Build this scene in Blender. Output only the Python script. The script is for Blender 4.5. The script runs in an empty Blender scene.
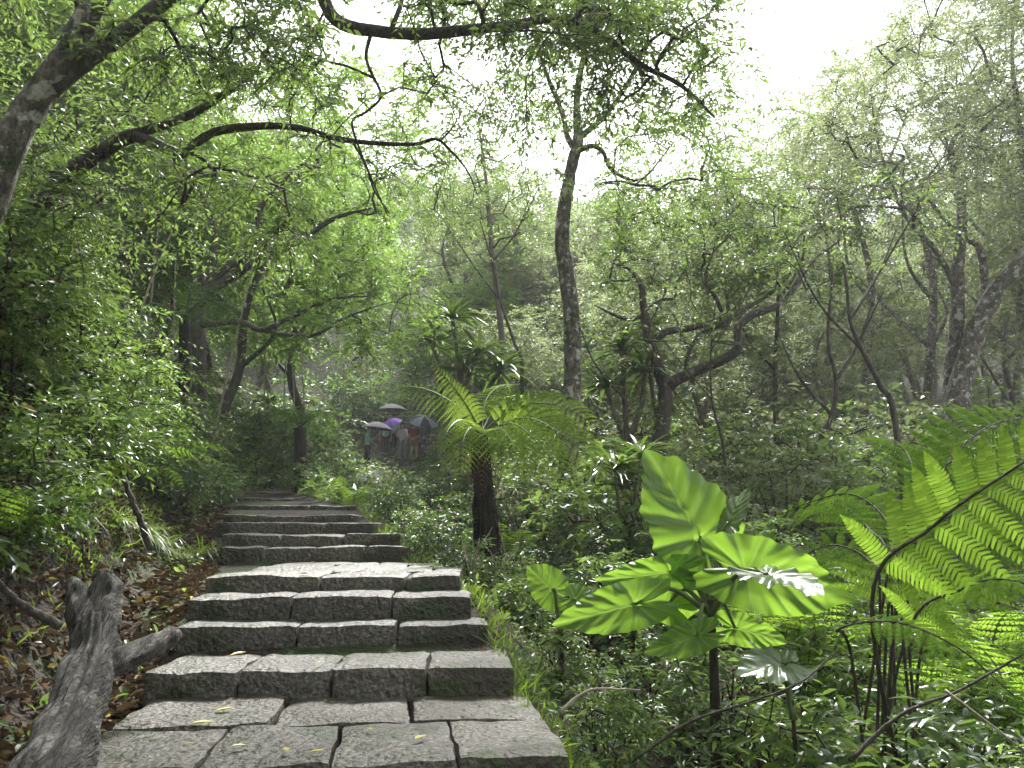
import bpy, math, random
import numpy as np
from mathutils import Vector, noise as mnoise

random.seed(7)
RS = np.random.RandomState
sc = bpy.context.scene
COL = sc.collection
R = math.radians

# ---------------------------------------------------------------- camera, world, sun, exposure
EYE, F, PITCH = 1.5, 773.0, math.atan((530 - 384) / 773.0)
cam_d = bpy.data.cameras.new('camera')
cam = bpy.data.objects.new('camera', cam_d)
COL.objects.link(cam)
cam.location = (0, 0, EYE)
cam.rotation_euler = (R(90) + PITCH, 0, 0)
cam_d.sensor_width = 36
cam_d.lens = 36 * F / 1024
cam_d.clip_start, cam_d.clip_end = 0.05, 3000
sc.camera = cam

SUN_EL, SUN_AZ = R(52), R(12)           # azimuth clockwise from +Y: ahead and a little to the right
world = bpy.data.worlds.new('World')
sc.world = world
world.use_nodes = True
wn = world.node_tree
bg = wn.nodes['Background']
sky = wn.nodes.new('ShaderNodeTexSky')
sky.sky_type = 'NISHITA'
sky.sun_disc = False
sky.sun_elevation, sky.sun_rotation = SUN_EL, SUN_AZ
sky.air_density, sky.dust_density = 1.0, 1.0
hsv = wn.nodes.new('ShaderNodeHueSaturation')
hsv.inputs['Saturation'].default_value = 0.10    # an overcast, white sky
wn.links.new(sky.outputs[0], hsv.inputs['Color'])
wn.links.new(hsv.outputs[0], bg.inputs['Color'])
bg.inputs['Strength'].default_value = 0.10

sun_d = bpy.data.lights.new('sun', 'SUN')
sun_d.energy, sun_d.angle, sun_d.color = 3.4, R(14), (1.0, 0.985, 0.96)
sun = bpy.data.objects.new('sun', sun_d)
COL.objects.link(sun)
sd = Vector((math.sin(SUN_AZ) * math.cos(SUN_EL), math.cos(SUN_AZ) * math.cos(SUN_EL), math.sin(SUN_EL)))
sun.rotation_euler = (-sd).to_track_quat('-Z', 'Y').to_euler()
sun.location = sd * 60

vs = sc.view_settings
vs.view_transform, vs.look, vs.gamma, vs.use_curve_mapping = 'Standard', 'None', 1, False
vs.exposure = 2.55
HAZE_DENSITY = 0.0014
cy = sc.cycles
cy.max_bounces, cy.diffuse_bounces, cy.glossy_bounces, cy.transmission_bounces = 9, 8, 2, 4
cy.transparent_max_bounces, cy.volume_bounces = 4, 0
cy.use_denoising = True
cy.use_adaptive_sampling, cy.adaptive_threshold = True, 0.02
cy.caustics_reflective = cy.caustics_refractive = False


# ---------------------------------------------------------------- helpers: pixels to places
cp, sp = math.cos(PITCH), math.sin(PITCH)


def at(px, py, Y):
    """the place that lies Y metres ahead in the direction of a spot of the photograph"""
    a, b = (px - 512) / F, (384 - py) / F
    d = (a, cp - b * sp, sp + b * cp)
    t = Y / d[1]
    return np.array((d[0] * t, Y, EYE + d[2] * t))


def A(*pts):
    return [at(*p) for p in pts]


# ---------------------------------------------------------------- helpers: meshes
class MB:
    def __init__(s):
        s.V, s.Q, s.n, s.at, s.mi = [], [], 0, [], []

    def add(s, V, Q, a=None, mi=0):
        V = np.asarray(V, float).reshape(-1, 3)
        s.V.append(V)
        s.Q.append(np.asarray(Q, np.int64).reshape(-1, 4) + s.n)
        s.mi.append(np.full(len(s.Q[-1]), mi, np.int32))
        s.at.append(np.zeros(len(V)) if a is None else np.asarray(a, float))
        s.n += len(V)

    def build(s, name, mat, parent=None, smooth=True, base=None, attr=False):
        V = np.concatenate(s.V)
        Q = np.concatenate(s.Q)
        if base is None and parent is not None:
            base = parent['_b']
        if base is not None:
            V = V - np.asarray(base)
        tri = Q[:, 3] == Q[:, 2]
        lens = np.where(tri, 3, 4)
        loops = Q.reshape(-1)[np.stack([np.ones_like(tri), np.ones_like(tri), np.ones_like(tri), ~tri], 1).reshape(-1)]
        me = bpy.data.meshes.new(name)
        me.vertices.add(len(V))
        me.vertices.foreach_set('co', V.astype(np.float32).ravel())
        me.loops.add(len(loops))
        me.loops.foreach_set('vertex_index', loops.astype(np.int32))
        me.polygons.add(len(Q))
        st = np.concatenate([[0], np.cumsum(lens)[:-1]]).astype(np.int32)
        me.polygons.foreach_set('loop_start', st)
        me.update(calc_edges=True)
        me.polygons.foreach_set('use_smooth', np.full(len(Q), smooth))
        if attr:
            la = me.attributes.new('vein', 'FLOAT', 'POINT')
            la.data.foreach_set('value', np.concatenate(s.at).astype(np.float32))
        for mm in (mat if isinstance(mat, (list, tuple)) else [mat]):
            me.materials.append(mm)
        me.polygons.foreach_set('material_index', np.concatenate(s.mi))
        o = bpy.data.objects.new(name, me)
        COL.objects.link(o)
        if parent is not None:
            o.parent = parent
        elif base is not None:
            o.location = base
        return o


def tag(o, label, cat, group=None, kind=None):
    o['label'] = label
    o['category'] = cat
    if group:
        o['group'] = group
    if kind:
        o['kind'] = kind
    return o


def empty(name, loc, label, cat, group=None, rz=0.0):
    o = bpy.data.objects.new(name, None)
    COL.objects.link(o)
    o.location = tuple(float(c) for c in loc)
    o.rotation_euler = (0, 0, rz)
    o.empty_display_size = 0.1
    o['_b'] = [float(c) for c in loc]
    return tag(o, label, cat, group)


def dup(root, loc, rz=0.0, s=1.0, label=None, tilt=(0, 0)):
    def cpy(o, par):
        c = o.copy()
        COL.objects.link(c)
        if par is not None:
            c.parent = par
        for ch in kids.get(o.name, []):
            cpy(ch, c)
        return c
    kids = {}
    stack = [root]
    while stack:
        o = stack.pop()
        kids[o.name] = list(o.children)
        stack += kids[o.name]
    c = cpy(root, None)
    c.location = tuple(float(v) for v in loc)
    c.rotation_euler = (tilt[0], tilt[1], rz)
    c.scale = (s, s, s) if not hasattr(s, '__len__') else s
    if label:
        c['label'] = label
    return c


def unit(v):
    v = np.asarray(v, float)
    return v / np.maximum(np.linalg.norm(v, axis=-1, keepdims=True), 1e-9)


def smooth_path(pts, n=6):
    """Catmull-Rom through the points; last column may carry the radius"""
    P = np.asarray(pts, float)
    if len(P) < 3:
        t = np.linspace(0, 1, n + 1)[:, None]
        return P[0] * (1 - t) + P[-1] * t
    E = np.vstack([2 * P[0] - P[1], P, 2 * P[-1] - P[-2]])
    out = []
    for i in range(1, len(E) - 2):
        p0, p1, p2, p3 = E[i - 1:i + 3]
        for k in range(n):
            t = k / n
            out.append(.5 * (2 * p1 + (p2 - p0) * t + (2 * p0 - 5 * p1 + 4 * p2 - p3) * t * t + (3 * p1 - p0 - 3 * p2 + p3) * t ** 3))
    out.append(P[-1])
    return np.array(out)


def tube(pts, rad, sides=6, rough=0.0, rng=None):
    P = np.asarray(pts, float)
    r = np.broadcast_to(np.asarray(rad, float), (len(P),)).copy()
    T = unit(np.gradient(P, axis=0))
    n = np.array((0.0, 0, 1)) if abs(T[0][2]) < .9 else np.array((1.0, 0, 0))
    N = []
    for t in T:
        n = n - t * np.dot(n, t)
        n = n / (np.linalg.norm(n) + 1e-9)
        N.append(n)
    N = np.array(N)
    B = np.cross(T, N)
    a = np.linspace(0, 2 * math.pi, sides, endpoint=False)
    rr = r[:, None] * np.ones((1, sides))
    if rough and rng is not None:
        rr = rr * (1 + rough * rng.normal(size=rr.shape))
    V = P[:, None] + rr[..., None] * (np.cos(a)[None, :, None] * N[:, None] + np.sin(a)[None, :, None] * B[:, None])
    m = len(P)
    i, j = np.meshgrid(np.arange(m - 1), np.arange(sides), indexing='ij')
    jn = (j + 1) % sides
    Q = np.stack([i * sides + j, i * sides + jn, (i + 1) * sides + jn, (i + 1) * sides + j], -1).reshape(-1, 4)
    V = np.concatenate([V.reshape(-1, 3), P[:1], P[-1:]])
    k = np.arange(sides)
    kn = (k + 1) % sides
    c0 = np.stack([kn, k, np.full(sides, m * sides), np.full(sides, m * sides)], -1)
    o = (m - 1) * sides
    c1 = np.stack([o + k, o + kn, np.full(sides, m * sides + 1), np.full(sides, m * sides + 1)], -1)
    return V, np.concatenate([Q, c0, c1])


LEAF5 = (np.array([(0, 0, 0), (.5, .42, .07), (0, 1, -.10), (-.5, .42, .07), (0, .5, 0)]), np.array([(0, 1, 2, 4), (0, 4, 2, 3)]))
LEAF8 = (np.array([(0, 0, 0), (.40, .25, .06), (.45, .6, .03), (0, 1, -.14), (-.45, .6, .03), (-.40, .25, .06), (0, .28, 0), (0, .62, -.03)]),
         np.array([(0, 1, 6, 6), (1, 2, 7, 6), (2, 3, 7, 7), (0, 6, 5, 5), (6, 7, 4, 5), (7, 3, 4, 4)]))


def leaves(P, D, N, L, W, tpl=LEAF5):
    tv, tq = tpl
    D = unit(D)
    S = unit(np.cross(D, N))
    N = np.cross(S, D)
    n = len(P)
    L = np.broadcast_to(L, (n,))
    W = np.broadcast_to(W, (n,))
    V = (P[:, None] + D[:, None] * (tv[None, :, 1, None] * L[:, None, None]) + S[:, None] * (tv[None, :, 0, None] * W[:, None, None])
         + N[:, None] * (tv[None, :, 2, None] * L[:, None, None]))
    Q = (np.arange(n) * len(tv))[:, None, None] + tq[None]
    return V.reshape(-1, 3), Q.reshape(-1, 4)


def spray(Ps, Ds, rng, twigs=4, per=10, tl=.45, size=.1, ratio=.36, droop=.3, flat=.5, tpl=LEAF5, jit=.5, out=None):
    """leafy twigs at every branch end"""
    Ps, Ds = np.asarray(Ps), np.asarray(Ds)
    n = len(Ps)
    d = rng.normal(size=(n, twigs, 3))
    d[..., 2] *= flat
    d = unit(unit(d) + .5 * Ds[:, None])
    ln = tl * rng.uniform(.5, 1.15, (n, twigs))
    u = (np.arange(per)[None, None] + rng.uniform(.2, 1, (n, twigs, per))) / per
    P = Ps[:, None, None] + d[:, :, None] * (u * ln[..., None])[..., None]
    P[..., 2] -= droop * u * u * ln[..., None]
    s = unit(np.cross(d, np.array((0, 0, 1.0))))
    sg = np.where(np.arange(per) % 2 == 0, 1.0, -1.0)
    D = d[:, :, None] * .55 + s[:, :, None] * sg[None, None, :, None] * .8 + rng.normal(size=P.shape) * .28
    D[..., 2] -= droop * .7
    N = rng.normal(size=P.shape) * jit
    N[..., 2] += 1
    m = n * twigs * per
    L = size * rng.uniform(.5, 1.3, m) * np.repeat(rng.uniform(.8, 1.2, n), twigs * per)
    if out is not None:
        for i_ in range(n):
            for k_ in range(twigs):
                q = np.array((0, .5, 1.0))[:, None]
                c = Ps[i_] + d[i_, k_] * (q * ln[i_, k_])
                c[:, 2] -= droop * (q[:, 0] ** 2) * ln[i_, k_]
                out.append(c)
    return leaves(P.reshape(-1, 3), D.reshape(-1, 3), N.reshape(-1, 3), L, L * ratio * rng.uniform(.8, 1.2, m), tpl)


# ---------------------------------------------------------------- materials
def newmat(name):
    m = bpy.data.materials.new(name)
    m.use_nodes = True
    nt = m.node_tree
    nt.nodes.clear()
    out = nt.nodes.new('ShaderNodeOutputMaterial')
    return m, nt, out


def ramp(nt, stops, fac):
    r = nt.nodes.new('ShaderNodeValToRGB')
    e = r.color_ramp.elements
    while len(e) < len(stops):
        e.new(0.5)
    for el, (p, c) in zip(e, stops):
        el.position = p
        el.color = (*c, 1)
    nt.links.new(fac, r.inputs[0])
    return r.outputs[0]


def leafmat(name, cols, trans, tmix=.42, rough=.36, dead=None, vein=None):
    """cols: three greens by random leaf; trans: light coming through the blade"""
    m, nt, out = newmat(name)
    g = nt.nodes.new('ShaderNodeNewGeometry')
    st = [(0.0, cols[0]), (.5, cols[1]), (.93, cols[2])]
    if dead:
        st += [(.972, cols[2]), (.98, dead)]
    c = ramp(nt, st, g.outputs['Random Per Island'])
    t = ramp(nt, [(0, tuple(v * .75 for v in trans)), (.6, trans), (1, tuple(min(1, v * 1.3) for v in trans))], g.outputs['Random Per Island'])
    if vein:
        at_ = nt.nodes.new('ShaderNodeAttribute')
        at_.attribute_name = 'vein'
        for k, (src, vc) in enumerate(((c, vein[0]), (t, vein[1]))):
            mx = nt.nodes.new('ShaderNodeMix')
            mx.data_type = 'RGBA'
            nt.links.new(at_.outputs['Fac'], mx.inputs[0])
            nt.links.new(src, mx.inputs[6])
            mx.inputs[7].default_value = (*vc, 1)
            if k == 0:
                c = mx.outputs[2]
            else:
                t = mx.outputs[2]
    if rough >= .5:                                      # matt fern blades
        p = nt.nodes.new('ShaderNodeBsdfDiffuse')
        nt.links.new(c, p.inputs['Color'])
    else:
        p = nt.nodes.new('ShaderNodeBsdfPrincipled')
        p.inputs['Roughness'].default_value = rough
        p.inputs['Specular IOR Level'].default_value = .5
        nt.links.new(c, p.inputs['Base Color'])
    tr = nt.nodes.new('ShaderNodeBsdfTranslucent')
    nt.links.new(t, tr.inputs['Color'])
    mx = nt.nodes.new('ShaderNodeMixShader')
    mx.inputs[0].default_value = tmix
    nt.links.new(p.outputs[0], mx.inputs[1])
    nt.links.new(tr.outputs[0], mx.inputs[2])
    nt.links.new(mx.outputs[0], out.inputs[0])
    return m


def surfmat(name, stops, scale=6, rough=.8, bump=.3, bscale=None, stretch=(1, 1, 1), detail=6, patch=None, spec=.4, bdist=.02, coord='Object', pmap=False, each=False):
    """noise coloured surface; patch = (scale, threshold, colour) adds lichen or moss in islands"""
    m, nt, out = newmat(name)
    tc = nt.nodes.new('ShaderNodeTexCoord')
    mp = nt.nodes.new('ShaderNodeMapping')
    mp.inputs['Scale'].default_value = stretch
    nt.links.new(tc.outputs[coord], mp.inputs[0])
    n = nt.nodes.new('ShaderNodeTexNoise')
    n.inputs['Scale'].default_value = scale
    n.inputs['Detail'].default_value = detail
    n.inputs['Roughness'].default_value = .65
    nt.links.new(mp.outputs[0], n.inputs['Vector'])
    c = ramp(nt, stops, n.outputs[0])
    if patch:
        for (ps, th, pc) in patch:
            n2 = nt.nodes.new('ShaderNodeTexNoise')
            n2.inputs['Scale'].default_value = ps
            n2.inputs['Detail'].default_value = 5
            nt.links.new(mp.outputs[0] if pmap else tc.outputs[coord], n2.inputs['Vector'])
            f = ramp(nt, [(th, (0, 0, 0)), (th + .07, (1, 1, 1))], n2.outputs[0])
            mx = nt.nodes.new('ShaderNodeMix')
            mx.data_type = 'RGBA'
            nt.links.new(f, mx.inputs[0])
            nt.links.new(c, mx.inputs[6])
            mx.inputs[7].default_value = (*pc, 1)
            c = mx.outputs[2]
    if each:                                             # every stone its own tone
        oi = nt.nodes.new('ShaderNodeObjectInfo')
        tone = ramp(nt, [(0, (.62, .60, .56)), (.5, (.86, .84, .80)), (1, (1.05, 1.0, .93))], oi.outputs['Random'])
        mx = nt.nodes.new('ShaderNodeMix')
        mx.data_type, mx.blend_type = 'RGBA', 'MULTIPLY'
        mx.inputs[0].default_value = 1
        nt.links.new(c, mx.inputs[6])
        nt.links.new(tone, mx.inputs[7])
        c = mx.outputs[2]
    p = nt.nodes.new('ShaderNodeBsdfPrincipled')
    p.inputs['Roughness'].default_value = rough
    p.inputs['Specular IOR Level'].default_value = spec
    nt.links.new(c, p.inputs['Base Color'])
    nb = nt.nodes.new('ShaderNodeTexNoise')
    nb.inputs['Scale'].default_value = bscale or scale * 2
    nb.inputs['Detail'].default_value = 8
    nt.links.new(mp.outputs[0], nb.inputs['Vector'])
    b = nt.nodes.new('ShaderNodeBump')
    b.inputs['Strength'].default_value = bump
    b.inputs['Distance'].default_value = bdist
    nt.links.new(nb.outputs[0], b.inputs['Height'])
    nt.links.new(b.outputs[0], p.inputs['Normal'])
    nt.links.new(p.outputs[0], out.inputs[0])
    return m


def plain(name, c, rough=.7):
    return surfmat(name, [(.3, tuple(v * .8 for v in c)), (.7, tuple(min(1, v * 1.15) for v in c))], scale=14, rough=rough, bump=.1)


M = {}
M['soil'] = surfmat('soil', [(.35, (.008, .006, .004)), (.5, (.026, .018, .011)), (.66, (.055, .038, .022))], scale=9, rough=.9, bump=1.0, bscale=26, bdist=.08,
                    patch=[(1.3, .5, (.03, .05, .014))])
M['stone'] = surfmat('granite', [(.36, (.022, .021, .018)), (.47, (.075, .071, .063)), (.56, (.135, .128, .114)), (.68, (.27, .258, .232))], scale=46, rough=.42, bump=1.0, bscale=30, bdist=.035, detail=9,
                     patch=[(7, .57, (.055, .05, .04)), (2.4, .54, (.042, .038, .026)), (3.3, .57, (.034, .046, .016)), (1.1, .60, (.05, .045, .034))], spec=.5, each=True)
M['bark_pale'] = surfmat('bark_pale', [(.35, (.03, .026, .02)), (.5, (.09, .08, .065)), (.66, (.2, .185, .155))], scale=11, rough=.85, bump=1.0, stretch=(1.6, 1.6, .8), bdist=.05,
                         patch=[(7.5, .56, (.33, .33, .28)), (5.1, .55, (.04, .055, .018)), (13, .62, (.45, .45, .4))])
M['bark_dark'] = surfmat('bark_dark', [(.3, (.02, .016, .013)), (.55, (.05, .042, .034)), (.8, (.10, .09, .075))], scale=9, rough=.8, bump=.8, stretch=(2, 2, .8), bdist=.03,
                         patch=[(5, .61, (.15, .15, .125)), (2.6, .6, (.035, .05, .018))])
M['bark_grey'] = surfmat('bark_grey', [(.3, (.05, .042, .035)), (.55, (.12, .105, .085)), (.8, (.19, .17, .14))], scale=8, rough=.85, bump=.7, stretch=(2, 2, .6), bdist=.03,
                         patch=[(3.5, .6, (.06, .075, .03))])
M['deadwood'] = surfmat('deadwood', [(.36, (.012, .010, .008)), (.46, (.035, .03, .025)), (.57, (.095, .088, .077)), (.75, (.29, .27, .245))], scale=6, rough=.75, bump=.8, stretch=(5.5, 1.1, 1.1),
                        bscale=22, bdist=.05, detail=12, pmap=True, patch=[(4.5, .57, (.012, .010, .008)), (2.2, .60, (.24, .225, .2)), (9, .60, (.02, .016, .012))])
M['fern_trunk'] = surfmat('fern_trunk', [(.35, (.006, .005, .004)), (.6, (.022, .017, .012)), (.8, (.05, .04, .03))], scale=14, rough=.9, bump=1, stretch=(3, 3, .5), bdist=.04)
M['stem_dark'] = surfmat('stem_dark', [(.3, (.010, .008, .006)), (.7, (.042, .034, .022))], scale=24, rough=.75, bump=.6, spec=.2, stretch=(1, 1, .4))
M['stem_green'] = surfmat('stem_green', [(.3, (.05, .08, .02)), (.7, (.09, .13, .03))], scale=10, rough=.45, bump=.1)
M['twig_dry'] = surfmat('twig_dry', [(.3, (.16, .13, .10)), (.7, (.32, .28, .23))], scale=16, rough=.8, bump=.3)

M['lf_dark'] = leafmat('leaf_dark', [(.020, .045, .014), (.032, .068, .018), (.05, .09, .02)], (.12, .21, .03), .36, .32, dead=(.22, .13, .03))
M['lf_mid'] = leafmat('leaf_mid', [(.032, .07, .013), (.05, .095, .016), (.075, .125, .02)], (.19, .29, .055), .46, .34, dead=(.2, .14, .03))
M['lf_lime'] = leafmat('leaf_lime', [(.055, .10, .014), (.08, .14, .018), (.12, .18, .024)], (.23, .37, .06), .5, .42)
M['lf_grey'] = leafmat('leaf_grey', [(.045, .062, .025), (.065, .088, .032), (.095, .115, .042)], (.25, .31, .12), .46, .44)
M['lf_fern'] = leafmat('leaf_fern', [(.05, .10, .012), (.075, .14, .016), (.10, .17, .02)], (.27, .44, .04), .5, .55)
M['lf_treefern'] = leafmat('leaf_tree_fern', [(.07, .12, .022), (.10, .16, .03), (.13, .19, .045)], (.32, .46, .06), .5, .5)
M['lf_fern_dark'] = leafmat('leaf_fern_dark', [(.03, .065, .018), (.045, .085, .022), (.06, .10, .03)], (.13, .24, .03), .42, .5)
M['lf_strap'] = leafmat('leaf_strap', [(.04, .075, .02), (.06, .10, .028), (.10, .14, .03)], (.15, .25, .03), .36, .3)
M['lf_taro'] = leafmat('leaf_taro', [(.06, .13, .015), (.075, .15, .017), (.09, .17, .02)], (.26, .45, .04), .52, .34, vein=((.14, .23, .06), (.40, .60, .12)))
M['lf_taro_gloss'] = leafmat('leaf_taro_gloss', [(.05, .09, .03), (.06, .10, .035), (.07, .11, .04)], (.15, .26, .03), .2, .27, vein=((.14, .2, .08), (.07, .14, .02)))
M['lf_grass'] = leafmat('leaf_grass', [(.05, .09, .016), (.08, .13, .022), (.12, .17, .03)], (.24, .36, .04), .45, .4, dead=(.28, .2, .07))
M['litter'] = leafmat('litter', [(.028, .021, .014), (.072, .053, .035), (.17, .128, .085)], (.10, .06, .02), .12, .5, dead=(.42, .33, .08))
M['lf_yellow'] = leafmat('leaf_yellow', [(.42, .36, .07), (.46, .42, .10), (.36, .38, .08)], (.3, .26, .03), .25, .4)
M['lf_brown'] = leafmat('leaf_brown', [(.09, .06, .038), (.12, .078, .048), (.16, .105, .065)], (.1, .05, .02), .1, .5)


# ---------------------------------------------------------------- terrain
PZ = np.array([(-60, -9), (-5, -.6), (0, .0), (3.0, .36), (4.4, .52), (5.9, 1.0), (8.4, 1.12), (9, 1.38), (12, 1.8), (14.4, 2.15), (20, 2.65), (32, 4.05),
               (45, 9.5), (70, 22), (110, 38), (200, 55), (600, 60)])
CX = np.array([(-60, 4), (0, -.35), (3.4, -.8), (4.5, -1.0), (5.9, -1.33), (8.5, -2.14), (9.2, -2.56), (12, -3.34), (13.2, -4.1), (14.4, -4.9), (20, -6.4), (32, -6.2), (45, -5), (600, -5)])


def pz(y):
    return np.interp(y, PZ[:, 0], PZ[:, 1])


def cx(y):
    return np.interp(y, CX[:, 0], CX[:, 1])


def sst(t):
    t = np.clip(t, 0, 1)
    return t * t * (3 - 2 * t)


def ground(x, y, rough=True):
    x, y = np.asarray(x, float), np.asarray(y, float)
    d = x - cx(y)
    z = pz(y)
    tl = np.maximum(-d - 1.0, 0)
    near = 1 - sst((y - 13) / 8)                       # the cut bank flattens where the path bends
    k = .25 + .75 * near
    bank = (.15 * np.minimum(tl, .45) + 1.35 * np.clip(tl - .45, 0, 2.3) + .4 * np.clip(tl - 2.75, 0, 30))
    far = .3 * np.clip(tl, 0, 60)
    z = z + np.where(tl > 0, bank * near + far * (1 - near), 0)
    tr = np.maximum(d - 1.0, 0)
    z = z - (.5 + .22 * sst((9 - y) / 4)) * sst(tr / 1.1) - .02 * np.clip(tr - 2, 0, 12)
    if rough:
        a = np.clip(np.abs(d) - .9, 0, 1)
        z = z + a * (.10 * np.sin(x * 1.7 + y * .6) * np.sin(y * 1.3 - x * .4) + .04 * np.sin(x * 5.1 + 1.3) * np.sin(y * 4.7))
    return z


def G(x, y):
    return float(ground(x, y))


def place(px, py, Y, dz=0.0):
    """ground below the spot of the photograph at distance Y"""
    p = at(px, py, Y)
    return np.array((p[0], p[1], G(p[0], p[1]) + dz))


def axis(lo, hi, fine_lo, fine_hi, fs, grow=1.22):
    a = list(np.arange(fine_lo, fine_hi, fs))
    s, v = fs, a[-1]
    while v < hi:
        s *= grow
        v += s
        a.append(v)
    s, v = fs, a[0]
    pre = []
    while v > lo:
        s *= grow
        v -= s
        pre.append(v)
    return np.array(pre[::-1] + a)


gx = axis(-450, 450, -9, 9, .14)
gy = axis(-120, 520, 1, 20, .14)
X, Y_ = np.meshgrid(gx, gy, indexing='ij')
Z = ground(X, Y_)
for (fx, fy) in [(i, j) for i in range(0)]:
    pass
ny = len(gy)
i, j = np.meshgrid(np.arange(len(gx) - 1), np.arange(ny - 1), indexing='ij')
Q = np.stack([i * ny + j, (i + 1) * ny + j, (i + 1) * ny + j + 1, i * ny + j + 1], -1).reshape(-1, 4)
mb = MB()
mb.add(np.stack([X, Y_, Z], -1).reshape(-1, 3), Q)
g = mb.build('ground', M['soil'])
g['kind'] = 'structure'
g['label'] = 'dark damp forest soil rising as a bank and hillside'


# ---------------------------------------------------------------- stone steps
def block(mbx, x0, x1, y0, y1, z0, z1, rng, rot, piv, amp=.012):
    """a rough hewn stone: rounded, uneven edges"""
    L, W, H = x1 - x0, y1 - y0, z1 - z0
    nx, ny_, nz = max(4, int(L / .05)), max(4, int(W / .05)), max(3, int(H / .04))
    faces = []

    def sheet(o, u, v, nu, nv):
        a, b = np.meshgrid(np.linspace(0, 1, nu + 1), np.linspace(0, 1, nv + 1), indexing='ij')
        P = np.array(o)[None, None] + a[..., None] * np.array(u) + b[..., None] * np.array(v)
        i, j = np.meshgrid(np.arange(nu), np.arange(nv), indexing='ij')
        w = nv + 1
        Qs = np.stack([i * w + j, (i + 1) * w + j, (i + 1) * w + j + 1, i * w + j + 1], -1).reshape(-1, 4)
        return P.reshape(-1, 3), Qs
    sh = [sheet((0, 0, H), (L, 0, 0), (0, W, 0), nx, ny_), sheet((0, 0, 0), (L, 0, 0), (0, 0, H), nx, nz), sheet((0, W, H), (L, 0, 0), (0, 0, -H), nx, nz),
          sheet((0, W, 0), (0, -W, 0), (0, 0, H), ny_, nz), sheet((L, 0, 0), (0, W, 0), (0, 0, H), ny_, nz)]
    ph = rng.uniform(0, 100, 3)
    tilt = rng.normal(size=2) * .006
    for P, Qs in sh:
        c = np.array((L / 2, W / 2, H / 2))
        d = P - c
        # round the edges
        h = np.array((L / 2, W / 2, H / 2))
        rr = .026
        inner = np.clip(d, -(h - rr), h - rr)
        e = d - inner
        ln = np.linalg.norm(e, axis=1, keepdims=True)
        P2 = np.where(ln > rr, inner + e / np.maximum(ln, 1e-9) * rr, d)
        out = P2.copy()
        for q in range(len(P2)):
            v = Vector((P2[q] + ph).tolist())
            n1 = mnoise.noise_vector(v * 5.0)
            n2 = mnoise.noise_vector(v * 17.0)
            n3 = mnoise.noise_vector(v * 1.8)
            out[q] += np.array(n1) * amp * 1.1 + np.array(n2) * amp * .55 + np.array(n3) * amp * 1.2
        out += c + np.array((x0, y0, z0))
        out[:, 2] += (out[:, 0] - x0 - L / 2) * tilt[0] + (out[:, 1] - y0 - W / 2) * tilt[1]
        # turn the whole step a little
        xx, yy = out[:, 0] - piv[0], out[:, 1] - piv[1]
        out[:, 0] = piv[0] + xx * math.cos(rot) - yy * math.sin(rot)
        out[:, 1] = piv[1] + xx * math.sin(rot) + yy * math.cos(rot)
        mbx.add(out, Qs)


def step(xl, xr, yf, depth, zt, h, cuts, rot, label, seed, rows=1, amp=.0115):
    rng = RS(seed)
    xm = (xl + xr) / 2
    t = empty('stone_step', (xm, yf, zt - h), label, 'step', 'stone steps of the path')
    for r in range(rows):
        ya, yb = yf + depth * r / rows, yf + depth * (r + 1) / rows
        cuts_ = cuts[r] if isinstance(cuts[0], list) else cuts
        cc = [0] + (cuts_ if isinstance(cuts[0], list) else sorted(np.clip(np.array(cuts) + (rng.uniform(-.06, .06, len(cuts)) + .11 * ((r % 2) * 2 - 1) if r else 0), .08, .92))) + [1]
        for a, b in zip(cc[:-1], cc[1:]):
            m_ = MB()
            g_ = .003
            fo = rng.uniform(-.02, .02) if r == 0 else 0
            block(m_, xl + (xr - xl) * a + g_, xl + (xr - xl) * b - g_, ya + fo + (g_ if r else 0), yb - g_, zt - h, zt + rng.uniform(-.008, .008), rng, rot, (xm, yf), amp)
            m_.build('stone_block', M['stone'], t)
    return t


RT = R(4.5)
step(-1.78, .26, 3.27, 1.32, .60, .32, [[.27, .52, .77], [.36, .68]], R(8), 'lowest stone step, a deep platform of two rows of flagstones beside the dead log', 1, rows=2)
step(-2.01, .02, 4.48, .75, .746, .3, [.25, .50, .76], RT, 'stone step of four large blocks directly above the flagstone platform', 2)
step(-2.13, -.15, 5.17, .40, .90, .3, [.38, .70], RT, 'second stone step up from the platform, with a rough split front', 3)
step(-2.20, -.27, 5.45, .50, 1.051, .3, [.36, .71], RT * .8, 'third stone step up from the platform, in front of the landing', 4)
step(-2.27, -.38, 5.89, 2.75, 1.162, .3, [.45, .78], RT * .6, 'long flagged stone landing halfway up the stairs', 5, rows=4)
step(-3.15, -1.11, 8.52, .34, 1.320, .3, [.24, .5, .76], R(2), 'first narrow stone step behind the long landing', 6)
step(-3.23, -1.25, 8.80, .45, 1.451, .3, [.33, .68], R(1), 'second narrow stone step behind the long landing', 7)
step(-3.55, -1.62, 9.22, 1.25, 1.581, .3, [.46, .7], R(-1), 'third narrow stone step behind the long landing', 8)
step(-3.85, -2.10, 10.4, 1.6, 1.696, .3, [.34, .62], R(-1), 'stone step below the topmost wide step, just left of green grass', 9)
step(-4.30, -2.40, 12.0, 1.2, 1.877, .3, [.3, .62], R(-2), 'topmost wide stone step where the path bends left', 10)
step(-5.5, -3.7, 13.2, 1.2, 2.03, .3, [.4, .7], R(6), 'short far stone step half hidden by the bank, lower of the two at the bend', 11)
step(-6.1, -4.5, 14.4, 1.2, 2.20, .3, [.4, .7], R(8), 'short far stone step half hidden by the bank, upper of the two at the bend', 12)


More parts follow.
